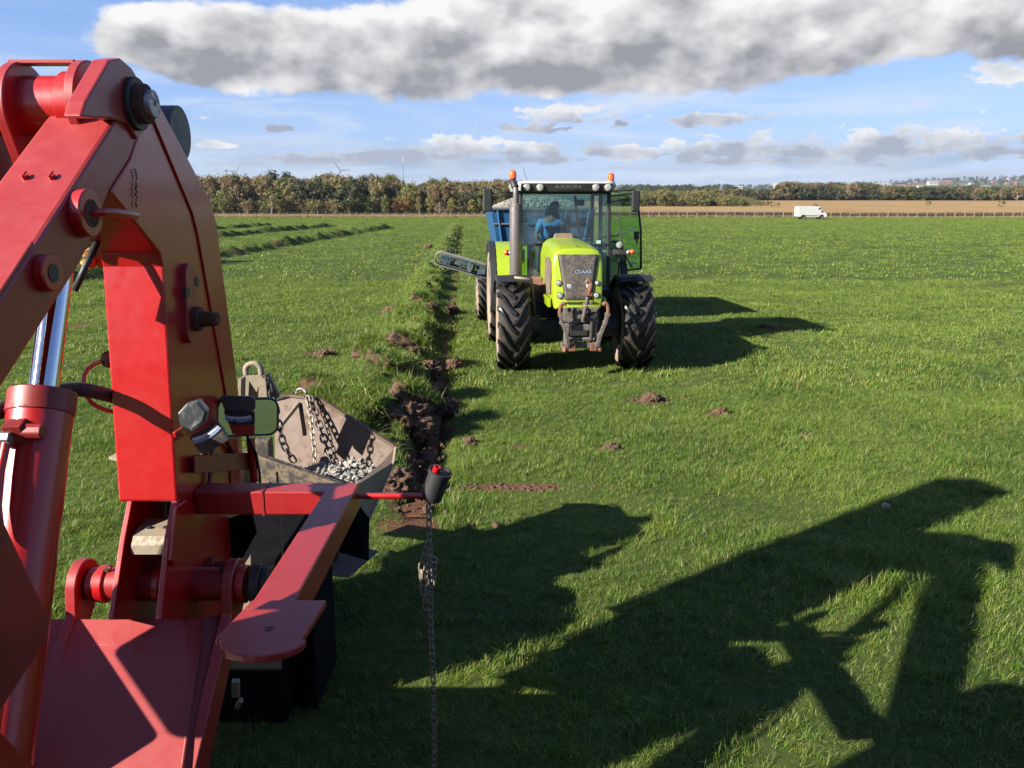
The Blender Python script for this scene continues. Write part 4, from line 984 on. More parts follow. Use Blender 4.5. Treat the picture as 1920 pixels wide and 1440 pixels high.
# ---- lift ram
top = onX(96, 560, -1.50); eye = onX(160, 400, -1.47); cylT = onX(80, 742, -1.48); 
ax = (top - cylT).normalized(); ax = Vector((ax.x*.4, ax.y, ax.z)).normalized()
rodb = cylT + ax*.02
bot = cylT - ax*1.6
LB().cyl(cylT - ax*.2, cylT + ax*.75, .044, 40).build('ram_rod', 'chrome', sm=False, auto=35)
LB().cyl(bot, cylT, .094, 48).build('ram_barrel', 'red_paint', auto=35)
LB().cyl(cylT - ax*.06, cylT + ax*.012, .0985, 48).build('ram_gland', 'red_shadow_rust', bev=.003, auto=35)
LB().cyl(cylT + ax*.72 + Vector((.06,0,0)), cylT + ax*.72 - Vector((.06,0,0)), .06, 24).build('ram_eye', 'red_paint', bev=.004, auto=35)
side = Vector((1, 0, 0)).cross(ax).normalized(); side = side if side.y < 0 else -side
p0 = cylT - ax*.16 + side*.10
pp = lambda t, s_=.115, x_=0.0: cylT - ax*t + side*s_ + Vector((x_, 0, 0))
LB().box(pp(.135, .10, -.01), (.055, .055, .06), Euler((.2, 0, .2))).cyl(pp(.135, .10, .015), pp(.135, .10, .075), .024, 8).build('ram_fitting', 'red_shadow_rust', bev=.004)
LB().cyl(pp(.16, .125, -.06), pp(.16, .125, -.005), .02, 6).build('hose_nut', 'pin_steel', bev=.002)
LB().tube([pp(.16, .12, -.02), pp(.26, .125, -.025), pp(.36, .125, -.02), pp(.44, .125, .0), pp(.52, .125, .045), pp(.62, .12, .055), pp(1.4, .12, .055)], .013, 12).build('hydraulic_pipe', 'red_paint', auto=40)
# near frame member crossing the lower left corner
nm_px = [(-120, 830), (0, 962), (94, 1163), (88, 1200), (0, 1335), (-120, 1440)]
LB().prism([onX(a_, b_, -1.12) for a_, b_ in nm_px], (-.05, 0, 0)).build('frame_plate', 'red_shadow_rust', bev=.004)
nm2 = [(-120, 1390), (0, 1372), (85, 1195), (268, 1392), (300, 1500), (190, 1500), (-120, 1500)]
LB().prism([onX(a_, b_, -1.04) for a_, b_ in [(-160, 1230), (-10, 1360), (68, 1440), (140, 1530), (-160, 1600)]], (-.04, 0, 0)).build('frame_plate', 'red_paint', bev=.004)
# ---- stabiliser frame: cross tube, return tube, foot pad
zt = 1.55; Yt = 3.21
xr = onZ(668, 915, zt).x
LB().box(((BX + xr)/2 - .0, Yt + .06, zt - .05), (xr - BX, .115, .10)).build('cross_tube', 'red_dusty', bev=.006)
LB().box((-1.02, Yt + .06, zt - .05), (.008, .121, .106)).build('weld_seam', 'red_shadow_rust')
LB().prism([Vector((xr-.122, Yt+.002, zt+.003)), Vector((xr+.002, Yt+.12, zt+.003)), Vector((xr+.002, 2.24, zt+.003)), Vector((xr-.122, 2.24, zt+.003))], (0, 0, -.112)).build('return_tube', 'red_dusty', bev=.006)
pad = [Vector((xr-.165, 2.24, zt+.012)), Vector((xr+.012, 2.24, zt+.012))]
cx_ = xr
xr += .085
pts = [Vector((xr-.205, 2.245, zt+.012)), Vector((xr+.014, 2.245, zt+.012)), Vector((xr-.004, 2.02, zt+.012))]
for k in range(13): a = -PI*k/12; pts.append(Vector((cx_ -.02+ .115*math.cos(a), 2.02 + .085*math.sin(a), zt+.012)))
pts.append(Vector((xr-.235, 2.02, zt+.012)))
LB().prism(pts, (0, 0, -.022)).build('foot_pad', 'red_dusty', bev=.004)
xr -= .085
LB().cyl((cx_-.02, 2.075, zt+.008), (cx_-.02, 2.075, zt+.0135), .013, 20).build('pad_hole', 'black_plastic')
# rod with red collar that carries the weight
RZ = zt - .035; RY = Yt + .05
xe = onY(792, 935, RY).x
LB().cyl((xr-.01, RY, RZ), (xe, RY, RZ), .0125, 16).cyl((xe-.004, RY, RZ), (xe+.004, RY, RZ), .020, 16).build('support_rod', 'red_paint', auto=35)
# bracket strap on the column, red tube and cable behind it
LB().prism([onX(362, 855, BX+.02), onX(470, 848, BX+.02), onX(470, 880, BX+.02), onX(362, 888, BX+.02)], (.008, 0, 0)).build('strap', 'red_shadow_rust', bev=.002)
LB().tube([(BX+.045, onX(470, 830, BX+.045).y, onX(470, 820, BX+.045).z), (BX+.045, onX(474, 905, BX+.045).y+.02, onX(474, 905, BX+.045).z)], .020, 14).build('guard_tube', 'red_paint', auto=35)
q = [onX(a_, b_, BX+.07) for a_, b_ in [(440, 790), (462, 815), (480, 850), (487, 890), (488, 930)]]
LB().tube(q, .0065, 8).build('cable', 'black_rubber', sm=True)
LB().tube([onX(a_, b_, BX+.012) for a_, b_ in [(402, 790), (398, 850), (394, 900), (386, 940)]], .011, 8).build('cable', 'red_shadow_rust', sm=True)
LB().tube([onX(a_, b_, BX+.012) for a_, b_ in [(418, 800), (424, 825), (436, 848)]], .010, 8).build('hook', 'red_shadow_rust', sm=True)
# hoses
hp = [Vector((-1.62 - .05, 2.35, 0)) for _ in range(1)]
def bez(pts, n=10):
    out = []
    P_ = [pts[0]] + list(pts) + [pts[-1]]
    for i in range(1, len(P_)-2):
        for k in range(n):
            t = k/n; a_, b_, c_, d_ = P_[i-1], P_[i], P_[i+1], P_[i+2]
            out.append(.5*((2*b_) + (c_-a_)*t + (2*a_-5*b_+4*c_-d_)*t*t + (3*b_-a_-3*c_+d_)*t**3))
    out.append(P_[-2]); return out
hc = bez([onX(-60, 790, -1.62), onX(0, 770, -1.62), onX(60, 745, -1.64), onX(115, 732, -1.62), onX(165, 732, -1.58), onX(235, 750, -1.545)], 22)
LB().tube(hc, [.0275 if i % 2 else .0245 for i in range(len(hc))], 14, cap=True).build('corrugated_hose', 'black_rubber', sm=False)
rh_ = bez([onX(232, 671, -1.56), onX(205, 674, -1.60), onX(178, 682, -1.64), onX(160, 700, -1.66), onX(157, 728, -1.66), onX(172, 755, -1.64), onX(200, 769, -1.60), onX(232, 776, -1.56)], 6)
LB().tube(rh_, .0085, 10).build('red_hose', 'red_paint', sm=True)
LB().cyl(onX(196, 676, -1.60), onX(214, 673, -1.58), .026, 16).cyl(onX(204, 674, -1.59), onX(209, 673, -1.59), .034, 16).build('hose_plug', 'rusty_pin', bev=.002, auto=35)
# yellow foam / bundle seen through the fork
yb = LB()
for k in range(26):
    q = onX(178 + random.uniform(-18, 16), 483 + random.uniform(-13, 12), -1.62 - random.uniform(0, .04)); yb.box(q, (.03, .03, .022), Euler((random.uniform(0, 3), random.uniform(0, 3), random.uniform(0, 3))))
yb.build('greasy_foam_wrap', 'yellow_foam', bev=.004)
LB().tube([onX(182, 455, -1.50), onX(160, 500, -1.52), onX(140, 545, -1.56)], .012, 8).build('hose', 'black_rubber', sm=True)
# ---- slope gauge and mirror
def gauge(center, yaw, pitch_, w, h, name, roll=0, spare=True):
    g = bpy.data.objects.new(name, None); COL.objects.link(g); g.parent = mach; g.location = center - MO; g.rotation_euler = (pitch_, roll, yaw)
    return g
gm = gauge(onX(366, 790, BX+.10), .12, -.05, 0, 0, 'slope_gauge', roll=-.50)
def gpart(mb, name, *m, **k):
    o = MB.build(mb, name, *m, parent=gm, **k); return o
# housing (hexagonal clear cover over a dark case), arc scale with ball
hexp = [(-.058, .010), (-.040, .058), (.010, .074), (.052, .064), (.058, .012), (.028, -.022), (-.030, -.030)]
gpart(MB().prism([(x_, 0, z_) for x_, z_ in hexp], (0, .045, 0)), 'gauge_case', 'gauge_body', bev=.004)
gpart(MB().prism([(x_*.86, -.003, z_*.82+.006) for x_, z_ in hexp], (0, .004, 0)), 'gauge_lens', 'plate_grey_green', bev=.001)
gpart(MB().box((0, .035, -.085), (.125, .02, .085)), 'gauge_plate', 'dark_metal', bev=.003)
def arc(r0, r1, a0, a1, y, zc, n=16):
    vs = []; 
    for k in range(n+1):
        a_ = a0 + (a1-a0)*k/n; vs += [(r0*math.sin(a_), y, zc - r0*math.cos(a_)), (r1*math.sin(a_), y, zc - r1*math.cos(a_))]
    m_ = MB(); fs = [(2*k, 2*k+1, 2*k+3, 2*k+2) for k in range(n)]; return m_.add(vs, fs)
gpart(arc(.150, .161, -.36, .36, .022, .090), 'gauge_scale', 'gauge_white')
gpart(arc(.161, .174, -.36, .36, .022, .090), 'gauge_scale', 'gauge_blue')
tk = MB()
for k in range(19): a_ = -.35 + .70*k/18; tk.box((.1675*math.sin(a_), .0215, .090 - .1675*math.cos(a_)), (.0018, .001, .011), Euler((0, -a_, 0)))
gpart(tk, 'gauge_ticks', 'gauge_white')
gpart(MB().tube([(.0, .018, -.069), (.0, .026, -.069)], .006, 10), 'gauge_ball', 'black_plastic')
LB().box(onX(337, 812, BX+.05) , (.012, .10, .035)).build('gauge_bracket', 'red_paint', bev=.002)
# mirror: rounded frame facing back to the camera
mc = onY(465, 782, 3.62)
mg = bpy.data.objects.new('rear_view_mirror', None); COL.objects.link(mg); mg.parent = mach; mg.location = mc - MO; mg.rotation_euler = (-.11, .10, .50)
def rrect(w, h, r, n=6, skew=0):
    out = []
    for (cx, cz, a0) in ((w/2-r, h/2-r, 0), (-w/2+r, h/2-r, 90), (-w/2+r, -h/2+r, 180), (w/2-r, -h/2+r, 270)):
        for k in range(n+1): a_ = R(a0 + 90*k/n); out.append((cx + r*math.cos(a_), cz + r*math.sin(a_) ))
    return out
mo = rrect(.275, .175, .045, 7)
MB().prism([(x_, 0, z_) for x_, z_ in mo], (0, .03, 0)).build('mirror_shell', 'black_plastic', parent=mg, bev=.006)
MB().prism([(x_*.945, -.003, z_*.91) for x_, z_ in mo], (0, .002, 0)).build('mirror_glass', 'mirror_glass', parent=mg)
MB().tube([(x_*.965, -.003, z_*.94) for x_, z_ in mo] + [(mo[0][0]*.965, -.003, mo[0][1]*.94)], .005, 6).build('mirror_rim', 'black_rubber', parent=mg, sm=True)
MB().tube([(.11, .03, -.02), (.14, .06, -.06), (.155, .04, -.075)], .006, 8).build('mirror_arm', 'dark_metal', parent=mg, sm=True)
LB().tube([mc + Vector((-.05, .03, -.02)), mc + Vector((-.2, .10, -.10)), (BX-.02, 3.75, mc.z-.12)], .012, 10).build('mirror_arm', 'dark_metal', sm=True)
# modelled gauge standing in for the reflection in the mirror's left half
gm2 = bpy.data.objects.new('slope_gauge', None); COL.objects.link(gm2); gm2.parent = mach; gm2.location = onY(445, 775, 3.58) - MO; gm2.rotation_euler = (.0, .06, .12)
MB().prism([(x_, 0, z_+.045) for x_, z_ in rrect(.155, .070, .022)], (0, .012, 0)).build('gauge_case', 'gauge_body', parent=gm2, bev=.003)
arc(.200, .211, -.30, .30, -.004, .185).build('gauge_scale', 'gauge_white', parent=gm2)
arc(.211, .226, -.30, .30, -.004, .185).build('gauge_scale', 'gauge_blue', parent=gm2)
tk = MB()
for k in range(17): a_ = -.28 + .56*k/16; tk.box((.2185*math.sin(a_), -.005, .185 - .2185*math.cos(a_)), (.002, .001, .012), Euler((0, -a_, 0)))
tk.build('gauge_ticks', 'gauge_white', parent=gm2)
MB().box((0, .0, -.02), (.150, .004, .062)).build('gauge_plate', 'dark_metal', parent=gm2)
MB().box((0, .0, -.075), (.150, .004, .045)).build('gauge_plate', 'red_paint', parent=gm2)
# ---- dark digging box behind the stabiliser frame; larger block added to cast shade
LB().box((-1.57, 4.32, .42), (.74, .8, 1.02)).box((-1.14, 4.3, .40), (.16, .5, 1.0)).build('digging_box', 'shade_black_steel', bev=.006)
LB().prism([onY(455, 1065, 3.80), onY(470, 1040, 3.80), onY(470, 1200, 3.80), onY(462, 1200, 3.80), onY(443, 1150, 3.80)], (0, .012, 0)).build('wear_strip', 'pale_steel', bev=.001)
LB().tube([(onY(526, 985, 3.86).x, 3.86, 1.42), (onY(526, 985, 3.86).x, 3.86, .85)], .006, 8).build('thin_rod', 'pale_steel')
LB().prism([onY(395, 985, 3.6), onY(470, 960, 3.6), onY(480, 1000, 3.6), onY(420, 1110, 3.6), onY(375, 1130, 3.6)], (0, .02, 0)).build('scraper_plate', 'shade_black_steel', bev=.002)
p = onZ(442, 1290, .5); LB().box((p.x, p.y, .5), (.035, .03, .09), Euler((.2, .1, .2))).box((p.x+.01, p.y, .42), (.02, .03, .05), Euler((.2, .5, .2))).build('digging_tooth', 'pale_steel', bev=.003)
# ---- cab and chassis of the machine, with added shadow casters, all out of view
LB().box((-.55, .1, .95), (2.7, 3.6, .5)).build('chassis', 'dark_metal', bev=.02)
LB().box((-1.0, 1.0, .55), (.4, 2.2, .5)).build('frame_beam', 'red_paint', bev=.02)
LB().box((-2.75, 2.55, .8), (1.36, .75, .95)).build('low_shadow_block', 'dark_metal', bev=.03)  # added out of view to shade the ground at lower left
LB().box((-2.47, 2.05, 1.95), (.34, .5, .7)).build('high_shadow_block', 'red_paint', bev=.04)  # unseen block added to darken the grass in front of the machine
LB().cyl((-2.0, 1.0, 2.2), (-2.0, 1.0, 2.85), .30, 24).build('shadow_drum', 'black_plastic', bev=.02)  # unseen drum added to shade the lower right of the grass
LB().box((0, -.53, 1.6), (1.7, 1.95, .8)).build('cab_body', 'red_paint', bev=.03)
LB().bar((-2.6, 2.85, 2.3), (-2.6, 3.25, 4.2), .42, .50).build('shadow_mast', 'red_paint', bev=.03)  # unseen beam added to thicken and lengthen the boom's shadow
LB().box((0, -.55, 3.42), (1.7, 1.9, .12)).build('cab_roof', 'white_paint', bev=.04)
for (x_, y_) in ((-.8, .35), (.8, .35), (-.8, -1.4), (.8, -1.4)): LB().box((x_, y_, 2.3), (.06, .06, 2.1)).build('cab_pillar', 'black_plastic', bev=.01)
LB().box((0, -1.45, 1.9), (1.6, .05, 1.2)).build('cab_back_wall', 'black_plastic', bev=.01)
for x_ in (-1.25, 1.15):
    w_ = LB().lathe([(-.25, .35), (-.27, .5), (-.25, .72), (-.2, .8), (.2, .8), (.25, .72), (.27, .5), (.25, .35)], (x_, -1.0, .8), 'x', 40).build('wheel', 'tyre', auto=50)

# ================================================================== chains
def link_mesh(name, L, W, r, m):
    pts = []
    for (cz, a0) in ((L/2-W/2, 0), (-L/2+W/2, 180)):
        for k in range(7): a_ = R(a0 + 180*k/6); pts.append(Vector((W/2*math.cos(a_)*.999, 0, cz + W/2*math.sin(a_))))
    n = len(pts); k_ = 6; vs = []; fs = []
    for i, p in enumerate(pts):
        t = (pts[(i+1) % n] - pts[i-1]).normalized(); b = Vector((0, 1, 0)); nn = t.cross(b)
        for j in range(k_): a_ = 2*PI*j/k_; vs.append(p + (nn*math.cos(a_) + b*math.sin(a_))*r)
    for i in range(n):
        for j in range(k_): fs.append((i*k_+j, i*k_+(j+1) % k_, ((i+1) % n)*k_+(j+1) % k_, ((i+1) % n)*k_+j))
    return MB().add(vs, fs).mesh(name, m, sm=True)
def chain(name, pts, L, W, r, m, label, cat='chain', grp=None, sub=None):
    path = bez([Vector(p) for p in pts], 12); root = thing(name, label, cat, tuple(path[0]), 0, grp)
    me = link_mesh('chain_link', L, W, r, m); pitch = L - 2.1*r
    d = [0]; 
    for i in range(1, len(path)): d.append(d[-1] + (path[i]-path[i-1]).length)
    n = int(d[-1]/pitch)
    for i in range(n):
        s_ = (i+.5)*pitch; j = max(1, next((k for k in range(len(d)) if d[k] >= s_), len(d)-1)); f = (s_-d[j-1])/max(1e-6, d[j]-d[j-1])
        p = path[j-1].lerp(path[j], f); t = (path[j]-path[j-1]).normalized()
        q = t.to_track_quat('Z', 'Y') @ Euler((0, 0, (PI/2 if i % 2 else 0) + .6 + random.uniform(-.25, .25))).to_quaternion()
        o = obj('link', me, root); o.location = p - path[0]; o.rotation_mode = 'QUATERNION'; o.rotation_quaternion = q
    return root
cyl_c = onY(817, 908, RY); 
w = thing('chain_weight', 'tilted black rubber capped weight on the end of the red rod, above the long chain', 'weight', tuple(cyl_c))
tiltv = Vector((.35, -.15, 1)).normalized(); qw = tiltv.to_track_quat('Z', 'Y')
for nm, mb, m_ in (('sleeve', MB().cyl((0, 0, -.065), (0, 0, .055), .045, 32), 'black_rubber'), ('rim', MB().lathe([(.05, .041), (.05, .0495), (.066, .0495), (.066, .041)], (0, 0, 0), 'z', 32), 'black_rubber'),
                   ('red_cap', MB().lathe([(.03, .0), (.03, .0165), (.088, .0165), (.088, .010), (.07, .009), (.07, 0)], (0, 0, 0), 'z', 20), 'red_paint'), ('base_ring', MB().cyl((0, 0, -.072), (0, 0, -.062), .036, 24), 'dark_metal')):
    o = mb.build(nm, m_, parent=w, auto=35, bev=.0); o.rotation_mode = 'QUATERNION'; o.rotation_quaternion = qw
    if nm == 'red_cap': o.location = qw @ Vector((-.022, .01, 0))
cx0 = onY(803, 945, RY)
chain('hanging_chain', [cx0, cx0 + Vector((.002, 0, -.2)), cx0 + Vector((.0, 0, -.55)), cx0 + Vector((.004, 0, -.9)), (cx0.x+.0, RY, .06)], .042, .0235, .0036, 'chain_steel', 'long thin steel chain hanging straight down from the black weight to the ground')
k0 = cx0 + Vector((-.0, -.01, -.16))
chain('hanging_chain', [k0, k0 + Vector((-.03, 0, -.10)), k0 + Vector((-.035, -.01, -.20)), k0 + Vector((-.01, -.01, -.24)), k0 + Vector((-.005, -.012, -.12)), k0 + Vector((.018, -.01, -.08)), k0 + Vector((.022, -.01, -.20))], .042, .0235, .0036, 'chain_steel', 'tangled spare loop of chain bunched halfway up the hanging chain')
k1 = cx0 + Vector((-.028, -.01, -.30))
chain('hanging_chain', [k1, k1 + Vector((.004, 0, -.10)), k1 + Vector((.012, 0, -.2))], .042, .0235, .0036, 'chain_steel', 'short loose end of chain dangling left of the long one')

# ================================================================== gravel hopper
HA, HB, HC, HD = onZ(545, 742, 1.36), onZ(742, 838, 1.12), onZ(488, 850, 1.18), onZ(652, 918, 1.00)
HO = Vector((-1.2, 5.2, 0)); hop = thing('gravel_hopper', 'open tan steel hopper holding grey gravel behind the red stabiliser frame', 'hopper', tuple(HO))
def HBd(mb, nm, m, **k): mb.v = [tuple(Vector(v) - HO) for v in mb.v]; return mb.build(nm, m, parent=hop, **k)
hb = .42
A2 = Vector((HA.x-.28, HA.y+.0, HA.z-.02)); 
FL, FR = Vector((HA.x-.05, HA.y-.32, hb)), Vector((HB.x-.12, HB.y-.10, hb))
LFb = Vector((HC.x, HC.y+.18, hb)); 
A1 = onZ(600, 748, 1.30)
_n = (HB-HA).cross(Vector((0, -.42, -1))).normalized()
def onP(px, py):
    r_ = Vector(ray(px, py)); o_ = Vector((0, 0, CAM_H)); return o_ + r_*((HA-o_).dot(_n)/r_.dot(_n))
A1 = onP(600, 748); A2 = onP(515, 752)
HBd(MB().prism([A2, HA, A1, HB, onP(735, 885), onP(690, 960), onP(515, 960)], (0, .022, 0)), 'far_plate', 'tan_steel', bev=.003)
HBd(MB().bar(HA + Vector((-.25, .0, .0)), HA, .03, .02).bar(HA, A1, .03, .02).bar(A1, HB, .03, .02), 'far_rim', 'tan_steel', bev=.003)
# right end plate: from B forward and down to the near tip
tip = onZ(692, 972, .62); BB = onZ(700, 930, .80)
tip = onY(692, 972, 4.98)
HBd(MB().add([HB, onY(738, 866, 5.22), tip, HD + Vector((0, .01, -.01)), onY(722, 862, 5.20)], [(0, 1, 2, 3, 4)]), 'end_plate', 'tan_edge')
HBd(MB().tube([HB, onY(738, 866, 5.22), tip], .012, 6), 'end_rim', 'tan_edge')
HBd(MB().prism([HD, tip, tip + Vector((-.02, .02, -.3)), HD + Vector((-.1, .1, -.45))], (.0, .02, 0)), 'end_skirt', 'shade_black_steel')
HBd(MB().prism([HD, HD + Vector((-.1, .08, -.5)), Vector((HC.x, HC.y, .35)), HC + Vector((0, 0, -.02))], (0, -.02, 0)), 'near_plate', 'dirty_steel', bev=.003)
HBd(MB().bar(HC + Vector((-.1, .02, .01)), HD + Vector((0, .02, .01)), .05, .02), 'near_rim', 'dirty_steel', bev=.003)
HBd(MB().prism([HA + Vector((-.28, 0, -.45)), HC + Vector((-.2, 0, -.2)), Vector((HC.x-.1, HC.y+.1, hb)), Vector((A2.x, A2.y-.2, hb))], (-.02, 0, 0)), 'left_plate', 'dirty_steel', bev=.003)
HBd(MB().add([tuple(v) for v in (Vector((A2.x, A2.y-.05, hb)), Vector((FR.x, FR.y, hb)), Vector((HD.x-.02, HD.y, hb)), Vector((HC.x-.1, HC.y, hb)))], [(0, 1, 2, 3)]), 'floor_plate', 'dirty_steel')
# diagonal brace and left wing
HBd(MB().cyl(onZ(560, 756, 1.32), onZ(525, 800, 1.20), .016, 10), 'brace', 'pale_steel', auto=40)
HBd(MB().prism([onZ(203, 857, 1.0), onZ(250, 832, 1.05), onZ(420, 850, 1.1), onZ(420, 880, 1.0), onZ(250, 866, .98)], (0, 0, -.02)), 'left_wing', 'pale_steel', bev=.003)
# lifting post with shackle
pb, pt = onY(485, 790, 5.15), onY(478, 700, 5.15)
HBd(MB().prism([onY(453, 770, 5.15), onY(455, 705, 5.15), onY(497, 703, 5.15), onY(505, 770, 5.15)], (0, .012, 0)).prism([onY(491, 770, 5.13), onY(494, 703, 5.13), onY(506, 705, 5.13), onY(512, 790, 5.13)], (0, -.09, 0)).prism([onY(451, 790, 5.13), onY(455, 705, 5.13), onY(461, 705, 5.13), onY(459, 790, 5.13)], (0, -.09, 0)), 'lifting_post', 'pale_steel', bev=.002)
HBd(MB().prism([onY(462, 706, 5.06), onY(492, 706, 5.06), onY(481, 735, 5.06)], (0, .01, 0)), 'post_gusset', 'pale_steel')
HBd(MB().box((pb.x, 5.22, .9), (.10, .1, .6)), 'post_base', 'dirty_steel', bev=.01)
sh = [onY(462, 703, 5.08), onY(461, 690, 5.08), onY(468, 683, 5.08), onY(480, 682, 5.08), onY(488, 690, 5.08), onY(490, 703, 5.08)]
HBd(MB().tube(bez(sh, 5), .018, 10), 'shackle', 'pale_steel', sm=True)
HBd(MB().prism([onY(496, 704, 5.14), onY(503, 700, 5.14), onY(524, 742, 5.14), onY(512, 756, 5.14)], (0, .03, 0)), 'stay_bar', 'pale_steel', bev=.002)
er = [onZ(556, 738, 1.40), onZ(558, 731, 1.42), onZ(566, 729, 1.43), onZ(573, 735, 1.42), onZ(575, 743, 1.38)]
HBd(MB().tube(bez(er, 5), .010, 8), 'shackle', 'chain_steel', sm=True)
LBX = MB().box((HC.x-.15, HC.y+.05, .45), (.8, .2, .8)); HBd(LBX, 'support_box', 'shade_black_steel', bev=.01)
chain('hopper_chain', [onY(500, 706, 5.05), onY(512, 745, 5.05), onY(524, 800, 5.03), onY(533, 835, 5.02), onY(556, 872, 5.06)], .062, .036, .0065, 'chain_dark', 'leftmost of the three hopper chains, running down from the post top to the gravel', grp='chains in the hopper')
chain('hopper_chain', [onY(576, 743, 5.62), onY(582, 780, 5.52), onY(588, 830, 5.4), onY(591, 872, 5.3)], .052, .028, .0045, 'chain_steel', 'thin pale middle chain hanging inside the hopper', grp='chains in the hopper')
chain('hopper_chain', [onY(580, 744, 5.62), onY(594, 785, 5.50), onY(610, 830, 5.38), onY(625, 872, 5.28)], .070, .042, .0075, 'chain_dark', 'thick dark right hand chain hanging inside the hopper beside the thin one', grp='chains in the hopper')
# gravel
def stone_mats():
    for i, c in enumerate([(.25, .23, .20), (.19, .18, .165), (.31, .285, .25), (.21, .185, .15)]): mat('stone_%d' % i, c, .8, var=.12, scale=20, bmp=.3, bscale=80)
stone_mats()
def stone_mesh(i, m):
    bm = bmesh.new(); r = random.Random(i+500)
    for _ in range(14): 
        v = Vector((r.gauss(0, 1), r.gauss(0, 1), r.gauss(0, 1))).normalized(); bm.verts.new(Vector((v.x*r.uniform(.8, 1.1), v.y*r.uniform(.6, .9), v.z*r.uniform(.5, .8))))
    bmesh.ops.convex_hull(bm, input=bm.verts)
    bmesh.ops.delete(bm, geom=[v for v in bm.verts if not v.link_faces], context='VERTS')
    me = bpy.data.meshes.new('stone'); bm.to_mesh(me); bm.free(); me.materials.append(MATS[m]); return me
stones = [stone_mesh(i, 'stone_%d' % (i % 4)) for i in range(12)]
gpl = thing('gravel_heap', 'heap of pale grey gravel lying in the open tan hopper', 'gravel', (HO.x, HO.y, .7))
def heap_z(x, y):
    c = onZ(682, 866, 1.0); d = math.hypot((x-c.x)*1.0, (y-c.y)*1.2)
    return 1.0 - .22*d + .03*nz(x, y, 3, 6)
cand = []
def proj(x, y, z):
    f = y*CP - (z-CAM_H)*SP; u = y*SP + (z-CAM_H)*CP; return 960 + FPX*x/f, 720 - FPX*u/f
def in_poly(px, py, poly):
    c = False; j = len(poly)-1
    for i in range(len(poly)):
        if (poly[i][1] > py) != (poly[j][1] > py) and px < (poly[j][0]-poly[i][0])*(py-poly[i][1])/(poly[j][1]-poly[i][1]) + poly[i][0]: c = not c
        j = i
    return c
hx = MB()
for i in range(4200):
    x = random.uniform(HC.x-.1, HB.x+.0); y = random.uniform(HD.y-.0, HA.y-.06); z = heap_z(x, y)
    # inside the hopper outline
    f = (x-HC.x)/(HB.x-HC.x); ylo = HC.y + (HD.y-HC.y)*((x-HC.x)/(HD.x-HC.x)) if x < HD.x else HD.y + (HB.y-HD.y)*((x-HD.x)/(HB.x-HD.x))
    yhi = HA.y + (HB.y-HA.y)*((x-HA.x)/(HB.x-HA.x)) - .07
    if y < ylo + .03 or y > yhi or not in_poly(*proj(x, y, z), [(488, 853), (540, 846), (640, 838), (720, 838), (736, 846), (722, 868), (690, 895), (648, 915)]): continue
    cand.append((x, y, z))
print('stones', len(cand))
for i, (x, y, z) in enumerate(cand[:300]):
    o = obj('stone', stones[i % 12], gpl); s_ = random.uniform(.018, .031); o.location = Vector((x, y, z + random.uniform(-.005, .012))) - Vector((HO.x, HO.y, .7)); o.scale = (s_,)*3; o.rotation_euler = (random.uniform(0, 6), random.uniform(0, 6), random.uniform(0, 6))
C = np.array([(x-HO.x, y-HO.y, z-.7-.012) for x, y, z in cand[300:]]); n = len(C)
inst('small_gravel', C, np.random.default_rng(3).uniform(0, 6, (n, 3)), np.repeat(np.random.default_rng(4).uniform(.016, .030, (n, 1)), 3, 1), np.arange(n) % 12, stones, parent=gpl)
gv = []; gn = 16
for j in range(gn+1):
    for i in range(gn+1):
        x = HC.x - .12 + (HB.x - HC.x - .0)*i/gn; yl = HC.y+(HD.y-HC.y)*min(1, max(0, (x-HC.x)/(HD.x-HC.x))) if x < HD.x else HD.y + (HB.y-HD.y)*((x-HD.x)/(HB.x-HD.x)); yh = HA.y + (HB.y-HA.y)*((x-HA.x)/(HB.x-HA.x)) - .03
        y = yl + .03 + (yh-yl-.03)*j/gn; gv.append((x-HO.x, y-HO.y, heap_z(x, y) - .7 - .045))
MB().add(gv, [(j*(gn+1)+i, j*(gn+1)+i+1, (j+1)*(gn+1)+i+1, (j+1)*(gn+1)+i) for j in range(gn) for i in range(gn)]).build('gravel_bed', 'stone_1', parent=gpl)

